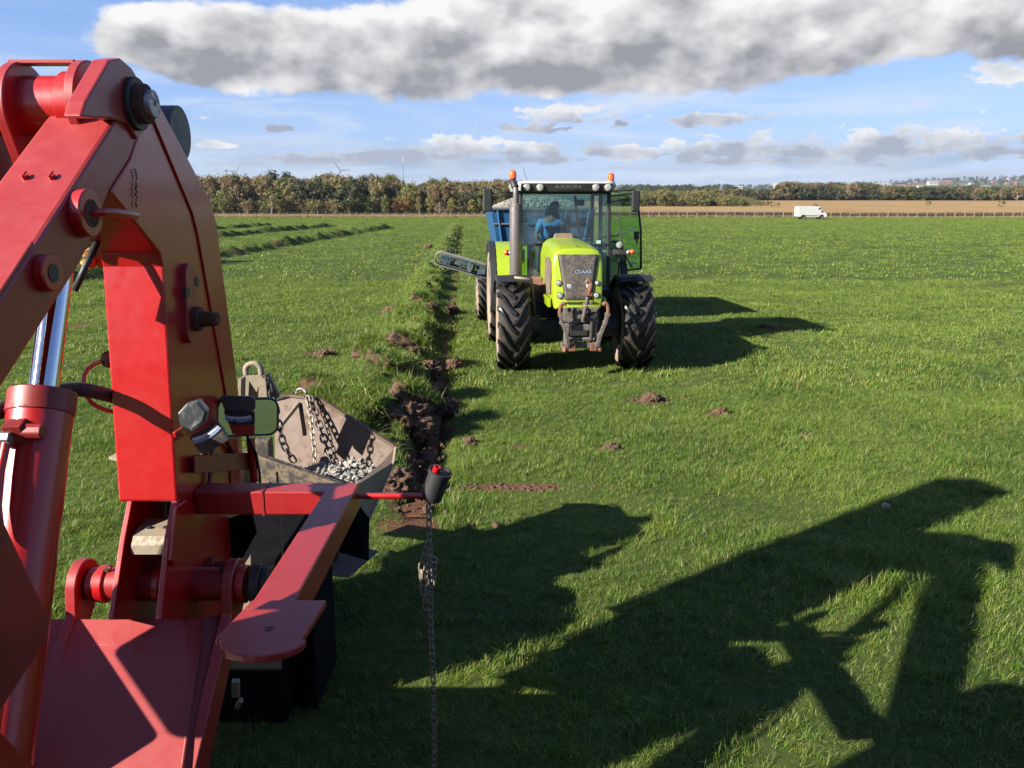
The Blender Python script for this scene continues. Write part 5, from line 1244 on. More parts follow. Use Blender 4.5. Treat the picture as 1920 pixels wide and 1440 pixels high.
# ================================================================== TRACTOR (local: x right, y away from camera, z up; origin under the front axle)
TX, TY, TYAW = 1.02, 13.78, R(4.2)
trac = thing('tractor', 'lime green tractor with white roof and open right hand door standing on the grass', 'tractor', (TX, TY, 0), TYAW)
def T(mb, name, *m, parent=trac, **k): return mb.build(name, *m, parent=parent, **k)
def wheel(px_, py_, r, w, n, rim_r, name='wheel', parent=trac):
    wh = bpy.data.objects.new(name, None); COL.objects.link(wh); wh.parent = parent; wh.location = (px_, py_, r)
    b = MB(); ri = rim_r; ro = r - .045; h = w/2
    b.lathe([(-h*.80, ri), (-h*.98, ri+.06), (-h, (ri+ro)/2), (-h*.97, ro-.05), (-h*.86, ro-.012), (-h*.5, ro+.004), (0, ro+.010), (h*.5, ro+.004), (h*.86, ro-.012), (h*.97, ro-.05), (h, (ri+ro)/2), (h*.98, ri+.06), (h*.80, ri)], (0, 0, 0), 'x', 56)
    nb = len(b.f)
    def surf(x, ang, off):    # angle 0 faces the camera (-y), grows upward
        e = abs(x)/h; rr = ro + .010*(1-e) - (.02*max(0, e-.75)/.25 if e > .75 else 0) + off
        return Vector((x, -rr*math.cos(ang), rr*math.sin(ang)))
    lug_h = .058; step = 2*PI/n; th = .29*step
    for s_ in (-1, 1):
        for k in range(n):
            a0 = k*step + (step/2 if s_ > 0 else 0)
            secs = []
            for (e, da, wd) in ((-.06, -.02, .9), (.10, 0.02, 1.05), (.35, .36*step, .9), (.65, .92*step, .9), (.90, 1.28*step, 1.05), (1.03, 1.42*step, 1.15)):
                x = s_*e*h; t = th*wd/2
                off = lug_h if e < .95 else lug_h*.55
                secs.append([surf(x, a0+da-t, -.015), surf(x, a0+da+t, -.015), surf(x, a0+da+t*.72, off), surf(x, a0+da-t*.72, off)])
            b.loft(secs)
    b.mi = [2 if i < nb else 0 for i in range(len(b.f))]
    # side walls use the paler dusty rubber
    for i in range(nb):
        j = i % 12
        if j in (0, 1, 2, 9, 10, 11) : b.mi[i] = 1
    b.build('tyre', 'tyre', 'tyre_wall', 'tyre_mud', parent=wh, auto=40)
    rm = MB().lathe([(-h*.82, ri+.012), (-h*.6, ri-.03), (-h*.2, ri-.05), (-h*.16, .12), (-h*.3, .10), (-h*.3, 0)], (0, 0, 0), 'x', 40).lathe([(h*.82, ri+.012), (h*.6, ri-.03), (h*.2, ri-.05), (h*.16, .12), (h*.3, .10), (h*.3, 0)], (0, 0, 0), 'x', 40)
    rm.build('rim', 'grey_cast', parent=wh, auto=40)
    MB().cyl((-h*.45, 0, 0), (h*.45, 0, 0), .09, 20).build('hub', 'dark_metal', parent=wh, auto=40, bev=.004)
    return wh
for sx_ in (-1, 1):
    w_ = wheel(sx_*1.01, 0, .715, .53, 15, .36); w_.rotation_euler = (0, 0, R(-1.5))
    wheel(sx_*.97, 2.75, .95, .64, 16, .50)
# drivetrain
T(MB().box((0, 0, .70), (1.6, .20, .22)).box((0, -.05, .78), (.42, .5, .42)).cyl((-.75, 0, .7), (-.55, 0, .7), .19, 20).cyl((.55, 0, .7), (.75, 0, .7), .19, 20), 'front_axle', 'dark_metal', bev=.015)
T(MB().box((0, 1.5, .88), (.56, 3.4, .55)).box((0, 2.75, .95), (1.3, .45, .42)), 'chassis', 'dark_metal', bev=.02)
T(MB().box((-.55, .85, 1.02), (.5, .9, .5)).box((.55, 1.0, 1.0), (.5, 1.0, .5)), 'step_and_tank', 'dark_metal', bev=.03)
T(MB().box((-.58, .62, 1.34), (.30, .30, .26), taper=(.8, .8)), 'air_duct', 'brown_tank', bev=.03)
T(MB().tube([(-.40, .45, 1.12), (-.43, .45, 1.35), (-.36, .45, 1.50)], [.04, .07, .03], 12), 'filler_bowl', 'rust_orange', auto=50)
# bonnet: lofted shell
BXc = -.045
def bsec(y, w, zt_, zb, top_w=.62, lean=0.0):
    half = [(0, zt_), (w*top_w*.60, zt_-.008), (w*top_w*.90, zt_-.035), (w*(.5+.5*top_w), zt_-.10), (w*.985, zt_-.26), (w*1.0, zt_-.50), (w*.98, zb+.12), (w*.92, zb)]
    pts = [(x_, z_) for x_, z_ in half] + [(-x_, z_) for x_, z_ in reversed(half[1:])]
    return [Vector((BXc + x_, y + lean*(z_-zb), z_)) for x_, z_ in pts]
secs = [bsec(-.865, .355, 1.965, 1.12, .90, .17), bsec(-.855, .378, 1.99, 1.10, .90, .165), bsec(-.80, .396, 2.02, 1.09, .88, .13), bsec(-.62, .405, 2.045, 1.10, .85, .05), bsec(-.3, .410, 2.07, 1.12, .82), bsec(.3, .415, 2.10, 1.16, .80), bsec(1.02, .415, 2.125, 1.2, .78)]
T(MB().loft(secs), 'bonnet', 'lime_paint', auto=32)
# grille following the nose plane
def nose(x, z, off=0): return Vector((BXc + x, -.865 + .17*(z-1.12) - off, z))
def nose_panel(outl, name, m, off=.006, thick=.03, n=10, parent=trac, bev=.004):
    """outl: list of (z, xl, xr) rows"""
    vs = []; rows = len(outl)
    for (z, xl, xr) in outl:
        for k in range(n+1): vs.append(nose(xl + (xr-xl)*k/n, z, off))
    fs = [(j*(n+1)+i, j*(n+1)+i+1, (j+1)*(n+1)+i+1, (j+1)*(n+1)+i) for j in range(rows-1) for i in range(n)]
    o = T(MB().add(vs, fs), name, m, parent=parent, sm=True); md = o.modifiers.new('thick', 'SOLIDIFY'); md.thickness = thick; md.offset = 1; return o
gw = lambda z: .205 + .105*((z-1.22)/.70)
nose_panel([(z, -gw(z), gw(z)) for z in np.linspace(1.22, 1.925, 9)], 'grille', 'grille', .006, .02)
nose_panel([(1.205, -.24, .24), (1.222, -.235, .235)], 'grille_trim', 'lime_paint', .03, .03)
# raised lime ribs each side of the grille
for s_ in (-1, 1):
    T(MB().tube([nose(s_*(gw(z)+.014), z, .006) for z in np.linspace(1.21, 1.935, 12)], .011, 8), 'grille_trim', 'lime_paint', sm=True)
gl_ = MB()
for k in range(22):
    z = 1.26 + .029*k; x_ = gw(z)
    gl_.tube([nose(-x_*.97, z, .016), nose(-x_*.5, z, .016), nose(0, z, .016), nose(x_*.5, z, .016), nose(x_*.97, z, .016)], .0035, 4)
gm_ = T(gl_, 'grille_mesh', 'grille'); gm_['kind'] = 'stuff'
txt = text('CLAAS', .070, 'maker_lettering', 'lettering_pale', tuple(nose(.075, 1.66, .034)), (PI/2 - .17, 0, 0), trac, .004, 1.25)
txt2 = text('AXION', .085, 'model_lettering', 'exhaust_grey', (.0, .842, 2.985), (PI/2, 0, 0), trac, .002, 1.7)
T(MB().prism([(BXc-.02, -.66, 2.045), (BXc+.02, -.66, 2.045), (BXc, -.64, 2.05)], (0, 0, .012)), 'bonnet_badge', 'dark_metal')
def lamp(x, z, r, name='headlight', off=.01, y=None, parent=trac, glassm='lamp_chrome'):
    c_ = nose(x, z, off) if y is None else Vector((x, y, z))
    lp = MB().cyl(c_ + Vector((0, .03, 0)), c_ + Vector((0, -.016, 0)), r*1.22, 24).build(name, 'dark_metal', parent=parent, auto=40, bev=.003)
    MB().lathe([(-.019, 0), (-.024, r*.5), (-.020, r*.95), (-.015, r)], c_, 'y', 24).build('lens', 'lamp_white', parent=lp, auto=60)
    return lp
for (x, z, r) in [(-.135, 1.44, .043), (.165, 1.44, .043), (-.300, 1.49, .038), (-.285, 1.30, .042), (.300, 1.49, .034), (.285, 1.30, .040)]: lamp(x, z, r)
# bonnet side panels, brown with dust
for s_ in (-1, 1):
    sp_ = [(-.60, 1.30), (-.66, 1.58), (-.58, 1.80), (-.30, 1.86), (.10, 1.84), (.20, 1.40), (-.1, 1.25)]
    T(MB().prism([Vector((BXc + s_*.408, y_, z_)) for y_, z_ in sp_], (s_*.012, 0, 0)), 'side_grille', 'brown_panel', bev=.003)
T(MB().box((-.48, -.35, 1.17), (.05, .7, .14)).box((.40, -.35, 1.17), (.05, .7, .14)), 'bonnet_skirt', 'lime_paint', bev=.01)
T(MB().box((BXc, 1.04, 2.15), (.36, .22, .09), taper=(.86, .7)), 'dash_hump', 'brown_panel', bev=.02)
# front linkage
lk = MB().box((0, -.72, 1.00), (.56, .34, .24)).box((-.02, -.90, 1.03), (.24, .05, .18)).box((0, -.80, .80), (.50, .18, .10)).box((-.22, -.80, .70), (.07, .20, .34)).box((.22, -.80, .70), (.07, .20, .34)).box((0, -.84, .515), (.62, .10, .09)).cyl((-.22, -.90, .62), (.22, -.90, .62), .03, 12)
T(lk, 'linkage_frame', 'grey_cast', bev=.012)
T(MB().cyl((-.20, -.93, 1.09), (-.20, -.99, 1.09), .030, 14).cyl((-.07, -.93, 1.085), (-.07, -.99, 1.085), .022, 14).cyl((.18, -.93, 1.0), (.18, -.96, 1.0), .055, 18).cyl((.16, -.9, .60), (.17, -.9, .90), .035, 12), 'coupling', 'dark_metal', auto=40, bev=.003)
for s_ in (-1, 1):
    c_ = .02
    pts = [(c_+s_*.20, -.88, .46), (c_+s_*.235, -.98, .55), (c_+s_*.26, -1.02, .70), (c_+s_*.34, -1.02, .90), (c_+s_*.365, -1.04, 1.02)]
    q = MB()
    for i in range(4): q.bar(pts[i], pts[i+1], .05, .085, up=(0, 1, 0)); q.cyl(Vector(pts[i+1]) - Vector((0, .026, 0)), Vector(pts[i+1]) + Vector((0, .026, 0)), .043, 14)
    T(q, 'lift_arm', 'grey_cast', bev=.005)
    hk = [(c_+s_*.365, -1.04, 1.0), (c_+s_*.375, -1.04, 1.10), (c_+s_*.355, -1.04, 1.18), (c_+s_*.315, -1.04, 1.20), (c_+s_*.295, -1.04, 1.165)]
    T(MB().tube(bez([Vector(p) for p in hk], 4), .030, 10), 'hook', 'rust_orange', sm=True)
    T(MB().tube([(c_+s_*.20, -.9, .46), (c_+s_*.30, -.95, .47)], .05, 12).box((c_+s_*.17, -.95, .50), (.10, .07, .12)), 'arm_pivot', 'rust_orange', bev=.006)
T(MB().tube([(.02, -.93, .92), (.05, -1.02, 1.15), (.075, -1.08, 1.36)], [.03, .034, .034], 12), 'top_link', 'grey_cast', auto=40)
hk = [(.075, -1.08, 1.34), (.105, -1.10, 1.46), (.10, -1.10, 1.53), (.055, -1.10, 1.55), (.035, -1.10, 1.51)]
T(MB().tube(bez([Vector(p) for p in hk], 4), [.040 if i < 6 else .032 for i in range(17)], 10).box((.078, -1.085, 1.37), (.10, .06, .10)), 'top_hook', 'rust_orange', auto=40)
T(MB().tube(bez([Vector(p) for p in [(.0, -1.06, 1.20), (.03, -1.10, 1.17), (.10, -1.11, 1.18), (.12, -1.06, 1.21)]], 4), .008, 6), 'pin_clip', 'pale_steel', sm=True)
# front fenders
for s_ in (-1, 1):
    secs = []
    for k in range(13):
        a = R(72 + 72*k/12); r_ = .83
        y_, z_ = -r_*math.cos(a), .715 + r_*math.sin(a) - (.04 if k == 0 else 0)
        ny, nz_ = -math.cos(a), math.sin(a); hw = .30 if k > 0 else .28
        xs_ = [(-hw, -.05), (-hw+.02, 0), (0, .012), (hw-.02, 0), (hw, -.05)]
        o_ = [Vector((s_*1.0 + x_, y_ + ny*d_, z_ + nz_*d_)) for x_, d_ in xs_]; i_ = [Vector((s_*1.0 + x_, y_ + ny*(d_-.014), z_ + nz_*(d_-.014))) for x_, d_ in reversed(xs_)]
        secs.append(o_ + i_)
    fo = T(MB().loft(secs), 'front_fender', 'black_plastic', auto=45)
    T(MB().tube([(s_*.62, 0, .72), (s_*.66, .1, 1.2), (s_*.72, -.2, 1.50), (s_*1.0, -.2, 1.53)], .022, 8), 'fender_bracket', 'pale_steel' if s_ < 0 else 'dark_metal', parent=fo, sm=True)
# rear fenders
for s_ in (-1, 1):
    secs = []
    for k in range(15):
        a = R(-8 + 140*k/14); r_ = 1.03; cyy, cz = 2.75, .95
        y_, z_ = cyy - r_*math.cos(a), cz + r_*math.sin(a)
        x0, x1 = s_*.64, s_*1.17
        o_ = [Vector((x0, y_, z_)), Vector((x1, y_, z_)), Vector((x1, cyy - (r_-.05)*math.cos(a), cz + (r_-.05)*math.sin(a))), Vector((x0, cyy - (r_-.05)*math.cos(a), cz + (r_-.05)*math.sin(a)))]
        secs.append(o_)
    rf = T(MB().loft(secs), 'rear_fender', 'lime_paint', auto=30, bev=.01)
    secs = []
    for k in range(15):
        a = R(-12 + 145*k/14); x0, x1 = s_*1.172, s_*1.30
        rr = (1.045, 1.045, .97, .97)
        secs.append([Vector((x_, 2.75 - q_*math.cos(a), .95 + q_*math.sin(a))) for x_, q_ in zip((x0, x1, x1, x0), rr)])
    T(MB().loft(secs), 'fender_edge', 'black_plastic', parent=rf, auto=30, bev=.015)
    T(MB().box((s_*.62, 2.2, 1.55), (.03, .9, .8)), 'fender_wall', 'lime_paint', parent=rf, bev=.01)
# exhaust
T(MB().lathe([(1.42, 0), (1.42, .098), (1.46, .108), (2.66, .108), (2.70, .10), (2.71, .052)], (-.90, .78, 0), 'z', 32), 'exhaust_muffler', 'exhaust_grey', auto=40)
T(MB().tube(bez([Vector(p) for p in [(-.90, .78, 2.68), (-.90, .78, 2.86), (-.905, .80, 2.95), (-.94, .85, 3.03)]], 6), .048, 20, cap=True), 'exhaust_pipe', 'exhaust_grey', sm=True)
T(MB().tube([(-.905, .80, 2.97), (-.94, .86, 3.06), (-.945, .87, 3.075)], [.062, .062, .05], 20), 'exhaust_tip', 'black_plastic', auto=40)
T(MB().box((-.86, .95, 1.8), (.10, .30, .05)).box((-.86, .95, 2.5), (.10, .30, .05)), 'exhaust_bracket', 'dark_metal', bev=.005)
# cab frame
CZ0, CZ1 = 1.20, 2.92
fx, rx_, yf, yr = .80, .80, 1.12, 2.62
posts = [((-fx, yf, CZ0), (-fx+.02, yf+.06, CZ1)), ((fx, yf, CZ0), (fx-.02, yf+.06, CZ1)), ((-rx_, 1.95, CZ0), (-rx_+.03, 1.95, CZ1)), ((-.74, yr, CZ0+.5), (-.72, yr-.05, CZ1)), ((.74, yr, CZ0+.5), (.72, yr-.05, CZ1)), ((rx_, 1.95, CZ0), (rx_-.03, 1.95, CZ1))]
for a_, b_ in posts: T(MB().bar(a_, b_, .065, .075, up=(0, 1, 0)), 'cab_pillar', 'black_plastic', bev=.012)
T(MB().bar((-.8, yf+.06, 2.90), (.8, yf+.06, 2.90), .06, .05).bar((-.78, yr-.05, 2.90), (.78, yr-.05, 2.90), .06, .05).bar((-.78, yf, 2.88), (-.78, yr, 2.88), .06, .06).bar((.78, yf, 2.88), (.78, yr, 2.88), .06, .06).bar((-.78, yr, 1.72), (.78, yr, 1.72), .06, .12).bar((-.8, yf-.005, 1.99), (.8, yf-.005, 1.99), .03, .035), 'cab_frame', 'black_plastic', bev=.01)
T(MB().box((0, 1.85, 1.22), (1.5, 1.5, .08)).box((-.62, 2.35, 1.55), (.3, .6, .6)).box((.62, 2.35, 1.55), (.3, .6, .6)).box((0, 1.16, 1.35), (.5, .1, .3)), 'cab_floor', 'black_plastic', bev=.02)
# glass
T(MB().prism([(-.765, yf-.002, 1.26), (.765, yf-.002, 1.26), (.755, yf+.045, 2.87), (-.755, yf+.045, 2.87)], (0, .006, 0)), 'windscreen', 'glass_cab')
T(MB().prism([(-.69, yr-.02, 1.80), (.69, yr-.02, 1.80), (.68, yr-.05, 2.87), (-.68, yr-.05, 2.87)], (0, .006, 0)), 'rear_window', 'glass_cab')
T(MB().prism([(-.80, yf+.06, 1.28), (-.80, 1.90, 1.28), (-.785, 1.90, 2.84), (-.785, yf+.10, 2.84)], (.006, 0, 0)), 'side_window', 'glass_cab')
T(MB().prism([(-.80, 1.99, 1.9), (-.76, yr-.06, 1.9), (-.74, yr-.08, 2.84), (-.785, 1.99, 2.84)], (.006, 0, 0)), 'side_window', 'glass_cab')
T(MB().tube([(.02, yf-.03, 2.11), (.25, yf-.035, 2.125), (.46, yf-.035, 2.14)], .007, 6).tube([(.0, yf-.02, 2.10), (.04, yf-.04, 2.11)], .02, 8), 'wiper', 'black_plastic', sm=True)
# roof
def roofsec(z, x, y0, y1, r=.16, n=5):
    cx, cy = 0, (y0+y1)/2; hx, hy = x, (y1-y0)/2; out = []
    for (sx_, sy_, a0) in ((1, 1, 0), (-1, 1, 90), (-1, -1, 180), (1, -1, 270)):
        for k in range(n+1): a_ = R(a0 + 90*k/n); out.append(Vector((cx + sx_*(hx-r) + r*math.cos(a_), cy + sy_*(hy-r) + r*math.sin(a_), z)))
    return out
T(MB().loft([roofsec(2.925, .86, .98, 2.80), roofsec(3.02, .89, .94, 2.84), roofsec(3.075, .87, .97, 2.80), roofsec(3.10, .80, 1.06, 2.70)]), 'roof', 'white_paint', auto=35)
T(MB().loft([roofsec(2.905, .80, .93, 1.6, .12), roofsec(3.045, .82, .90, 1.6, .12)]), 'roof_visor', 'black_plastic', auto=35, bev=.006)
for x in (-.70, -.47, .50, .71):
    lp = MB().cyl((x, .89, 2.975), (x, .93, 2.975), .072, 24).build('work_light', 'black_plastic', parent=trac, auto=40, bev=.004)
    MB().lathe([(-.012, 0), (-.010, .04), (-.004, .058), (.004, .062)], (x, .888, 2.975), 'y', 28).build('lens', 'lamp_white', parent=lp, auto=60)
for (x, y, z, st_) in [(-.93, 1.05, 3.10, .14), (.84, 1.35, 3.07, .03)]:
    bk = T(MB().cyl((x, y, z-.06), (x, y, z+.03), .055, 20).cyl((x, y, z-.14), (x, y, z-.04), .02, 10), 'beacon', 'black_plastic', auto=40, bev=.004)
    MB().lathe([(z+.03, .062), (z+.10, .064), (z+.15, .050), (z+.168, .024), (z+.17, 0)], (x, y, 0), 'z', 24).build('amber_dome', 'amber_lens', parent=bk, auto=60)
T(MB().tube([(-.93, 1.05, 2.98), (-.88, 1.08, 2.93), (-.80, 1.12, 2.93)], .02, 8), 'beacon_arm', 'black_plastic', sm=True)
T(MB().tube([(-.66, 1.3, 3.09), (-.73, 1.33, 3.32)], [.006, .003], 6), 'aerial', 'black_plastic')
# mirrors
def mir(cx, y, z0, z1, w, name='side_mirror'):
    m_ = T(MB().box((cx, y, (z0+z1)/2), (w, .07, z1-z0)), name, 'black_plastic', bev=.025)
    MB().box((cx, y+.037, (z0+z1)/2), (w*.82, .004, (z1-z0)*.88)).build('mirror_face', 'mirror_glass', parent=m_)
    return m_
mir(-1.37, 1.12, 2.56, 2.96, .165); T(MB().tube([(-.80, 1.15, 2.88), (-1.1, 1.12, 2.90), (-1.33, 1.13, 2.88)], .014, 8), 'mirror_arm', 'black_plastic', sm=True)
mir(1.235, 1.05, 2.56, 2.93, .15); T(MB().tube([(.80, 1.15, 2.83), (1.0, 1.08, 2.85), (1.20, 1.06, 2.88)], .014, 8).tube([(.80, 1.15, 2.72), (1.20, 1.06, 2.80)], .010, 8), 'mirror_arm', 'black_plastic', sm=True)
# indicator and side lamps on brackets
for s_, cx in ((-1, -.86), (1, .93)):
    T(MB().box((cx + s_*.06, .98, 1.86), (.30, .06, .09)), 'lamp_bracket', 'dark_metal', bev=.012)
    ix = -1.04 if s_ < 0 else 1.16
    il = T(MB().cyl((ix, .93, 1.865), (ix, .99, 1.865), .045, 20), 'indicator', 'dark_metal', auto=40)
    MB().lathe([(-.035, 0), (-.028, .03), (-.005, .046), (.004, .047)], (ix - s_*.0 + s_*.015, .93, 1.865), 'y', 20).build('amber_lens', 'amber_lens', parent=il, auto=60)
    MB().lathe([(-.036, 0), (-.030, .026), (-.010, .036)], (ix - s_*.055, .93, 1.865), 'y', 20).build('white_lens', 'lamp_white', parent=il, auto=60)
    wx = cx + s_*.02
    wl = T(MB().cyl((wx, .95, 1.99), (wx, 1.01, 1.99), .062, 20).cyl((wx, .98, 1.90), (wx, .98, 1.95), .012, 8), 'work_light', 'dark_metal', auto=40)
    MB().lathe([(-.012, 0), (-.008, .045), (0, .058)], (wx, .945, 1.99), 'y', 24).build('lens', 'lamp_white', parent=wl, auto=60)
T(MB().tube(bez([Vector(p) for p in [(.87, 1.16, 2.46), (.94, 1.10, 2.44), (.97, 1.08, 2.30), (1.0, 1.05, 2.08), (1.03, 1.04, 1.95)]], 5), .014, 8).tube(bez([Vector(p) for p in [(.96, 1.05, 1.80), (.97, 1.1, 1.45), (.90, 1.15, 1.28), (.82, 1.18, 1.26)]], 5), .014, 8), 'grab_rail', 'black_plastic', sm=True)
# open door on the right: glass in a black frame, hinged at the rear pillar
dr = bpy.data.objects.new('door', None); COL.objects.link(dr); dr.parent = trac; dr.location = (.80, 1.98, 0); dr.rotation_euler = (0, 0, R(-6))
do = [(.0, 2.88), (.10, 2.92), (.60, 2.95), (.68, 2.68), (.745, 2.2), (.77, 1.50), (.42, 1.46), (.33, 1.72), (.20, 1.86), (.0, 1.90)]
MB().prism([(x, 0, z) for x, z in do], (0, .006, 0)).build('door_glass', 'glass_door', parent=dr)
for i_, (a_, b_, r_) in enumerate([(0, 2, .012), (2, 3, .022), (3, 5, .020), (5, 6, .020), (6, 7, .022), (7, 9, .012)]):
    MB().tube([Vector((do[k][0], .003, do[k][1])) for k in range(a_, b_+1)], r_, 10).build('door_frame', 'black_plastic', parent=dr, sm=True)
MB().tube([Vector(p) for p in [(.0, -.04, 2.08), (.30, -.05, 2.12), (.45, -.05, 2.17), (.66, -.03, 2.27)]], .012, 8).build('gas_strut', 'lamp_chrome', parent=dr, auto=40)
MB().tube(bez([Vector(p) for p in [(.14, -.04, 1.98), (.26, -.05, 2.0), (.36, -.05, 1.92), (.50, -.05, 1.68), (.60, -.04, 1.52)]], 5), .014, 8).build('door_handle_bar', 'black_plastic', parent=dr, sm=True)
MB().box((.66, -.03, 2.12), (.09, .05, .15)).box((.67, -.05, 2.02), (.03, .03, .10)).build('door_latch', 'black_plastic', parent=dr, bev=.012)
MB().box((.63, -.004, 1.60), (.12, .003, .04)).build('sticker', 'sticker', parent=dr); T(MB().box((.60, yf-.012, 2.03), (.08, .003, .07)), 'sticker', 'sticker')
# interior
T(MB().box((-.05, 2.15, 1.62), (.5, .5, .14)).box((-.05, 2.40, 2.02), (.48, .12, .70)).box((-.05, 2.36, 2.45), (.24, .10, .16)), 'seat', 'seat_fabric', bev=.04)
T(MB().box((.48, 2.0, 1.72), (.20, .7, .14)).box((.52, 2.4, 2.35), (.14, .05, .18)).box((.46, 2.46, 2.72), (.18, .04, .12)).bar((.50, 2.40, 1.8), (.36, 2.42, 2.85), .05, .05), 'console', 'black_plastic', bev=.015)
T(MB().box((-.05, 1.32, 1.95), (.26, .14, .30)), 'dashboard', 'black_plastic', bev=.03)
sw = MB(); ring = [Vector((-.05 + .20*math.cos(a), 1.42 + .14*math.sin(a), 2.16 + .13*math.sin(a))) for a in [2*PI*k/28 for k in range(29)]]
sw.tube(ring, .014, 8, cap=False)
for a in (PI/2, PI*7/6, PI*11/6): sw.tube([Vector((-.05, 1.42, 2.15)), Vector((-.05 + .19*math.cos(a), 1.42 + .13*math.sin(a), 2.16 + .12*math.sin(a)))], .010, 6)
T(sw, 'steering_wheel', 'black_plastic', sm=True)

# ---- driver
def skin_body(name, verts, edges, radii, m, parent, sub=2):
    me = bpy.data.meshes.new(name); me.from_pydata([Vector(v) for v in verts], edges, []); o = obj(name, me, parent)
    o.modifiers.new('skin', 'SKIN'); 
    for i, r_ in enumerate(radii): me.skin_vertices[0].data[i].radius = r_ if isinstance(r_, tuple) else (r_, r_)
    me.skin_vertices[0].data[0].use_root = True
    s_ = o.modifiers.new('sub', 'SUBSURF'); s_.levels = sub; s_.render_levels = sub
    me.materials.append(MATS[m]); 
    for p_ in me.polygons: p_.use_smooth = True
    o.modifiers['skin'].use_smooth_shade = True
    return o
dW = Matrix.Rotation(TYAW, 4, 'Z'); dloc = Vector((TX, TY, 0)) + dW @ Vector((-.24, 2.05, 1.84))
man = thing('person', 'driver in a bright blue T-shirt leaning across inside the tractor cab', 'person', tuple(dloc), TYAW)
# joints relative to the hips: leaning to the right of the photo, right arm in the photo stretched to the pillar
V = [(0, 0, .08), (.02, -.05, .24), (.05, -.14, .42), (.085, -.20, .56), (.10, -.23, .63), (.12, -.27, .74),      # spine 0..3 neck4 head5
     (.26, -.22, .54), (.42, -.24, .47), (.56, -.20, .52),        # 6 shoulder r, 7 elbow, 8 wrist
     (-.10, -.16, .53), (-.20, -.22, .30), (-.16, -.42, .22),     # 9 shoulder l, 10 elbow, 11 wrist
     (.10, -.08, .02), (.14, -.45, .02), (.15, -.52, -.38),       # 12 hip r 13 knee 14 ankle
     (-.10, -.08, .02), (-.16, -.45, .04), (-.17, -.52, -.38)]
E = [(0, 1), (1, 2), (2, 3), (3, 4), (4, 5), (3, 6), (6, 7), (7, 8), (3, 9), (9, 10), (10, 11), (0, 12), (12, 13), (13, 14), (0, 15), (15, 16), (16, 17)]
RR = [.14, .13, .145, .13, .058, .07, .07, .048, .032, .07, .052, .032, .09, .065, .045, .09, .065, .045]
skin_body('body', V, E, RR, 'skin', man)
skin_body('t_shirt', [V[0], V[1], V[2], V[3], V[6], tuple(Vector(V[6]).lerp(Vector(V[7]), .75)), V[9], tuple(Vector(V[9]).lerp(Vector(V[10]), .75))], [(0, 1), (1, 2), (2, 3), (3, 4), (4, 5), (3, 6), (6, 7)], [.160, .148, .163, .140, .088, .070, .088, .070], 'shirt_blue', man)
skin_body('trousers', [V[0], V[12], V[13], V[14], V[15], V[16], V[17]], [(0, 1), (1, 2), (2, 3), (0, 4), (4, 5), (5, 6)], [.150, .105, .080, .062, .105, .080, .062], 'trousers', man)
# head with face, ears, hair
hb_ = bmesh.new(); bmesh.ops.create_uvsphere(hb_, u_segments=28, v_segments=20, radius=1)
for v in hb_.verts:
    p = v.co; x, y, z = p
    sxx = .078*(1 - .18*max(0, -z)); syy = .098; szz = .122
    q = Vector((x*sxx, y*syy, z*szz))
    if y < 0:
        q.y -= .022*math.exp(-((x/.16)**2 + ((z+.05)/.18)**2))*(-y)           # nose
        q.y += .012*(math.exp(-(((abs(x)-.36)/.15)**2 + ((z-.12)/.10)**2)))    # eye sockets
        q.y -= .007*math.exp(-((x/.30)**2 + ((z+.42)/.09)**2))                 # lips
        q.y -= .010*math.exp(-((x/.3)**2 + ((z+.75)/.16)**2))                  # chin
    v.co = q
hme = bpy.data.meshes.new('head'); hb_.to_mesh(hme); hb_.free(); hme.materials.append(MATS['skin']); smooth(hme)
hd = obj('head', hme, man); hd.location = Vector(V[5]) + Vector((.008, -.01, .045)); hd.rotation_euler = (.30, .18, .85)
hh = bmesh.new(); bmesh.ops.create_icosphere(hh, subdivisions=4, radius=1)
bmesh.ops.delete(hh, geom=[v for v in hh.verts if v.co.z < .05 + (-.0 if v.co.y > 0 else .55*-v.co.y) and not (v.co.y > .25 and v.co.z > -.55)], context='VERTS')
for v in hh.verts: v.co = Vector((v.co.x*.086, v.co.y*.106 + .004, v.co.z*.130)) * (1 + .03*noise.noise(v.co*9))
hm_ = bpy.data.meshes.new('hair'); hh.to_mesh(hm_); hh.free(); hm_.materials.append(MATS['hair']); smooth(hm_); obj('hair', hm_, hd)
for s_ in (-1, 1):
    MB().lathe([(-.006, 0), (-.004, .018), (.006, .022), (.01, .01)], (s_*.078, .0, -.005), 'x', 12).build('ear', 'skin', parent=hd, sm=True)
    MB().lathe([(-.004, 0), (-.002, .006), (.004, .009)], (s_*.029, -.088, .014), 'y', 10).build('eye', 'lamp_white', parent=hd, sm=True)
def hand(w, e, name):
    w = Vector(w); d = (w - Vector(e)).normalized(); up = Vector((0, 0, 1)); sd_ = d.cross(up).normalized(); n_ = sd_.cross(d)
    Vs = [w - d*.01, w + d*.04, w + d*.085]; Es = [(0, 1), (1, 2)]; Rs = [(.030, .022), (.042, .020), (.040, .017)]
    for k, L in enumerate((.075, .085, .080, .062)):
        b = len(Vs); off = sd_*(-.033 + .022*k); Vs += [w + d*.09 + off, w + d*(.09 + L*.5) + off*1.15 - n_*.012, w + d*(.09 + L*.85) + off*1.15 - n_*.045]; Es += [(2, b), (b, b+1), (b+1, b+2)]; Rs += [.0105, .0095, .008]
    b = len(Vs); Vs += [w + d*.035 - sd_*.045, w + d*.075 - sd_*.065 - n_*.012]; Es += [(0, b), (b, b+1)]; Rs += [.013, .010]
    skin_body(name, Vs, Es, Rs, 'skin', man, 1)
hand(V[8], V[7], 'hand'); hand(V[11], V[10], 'hand')

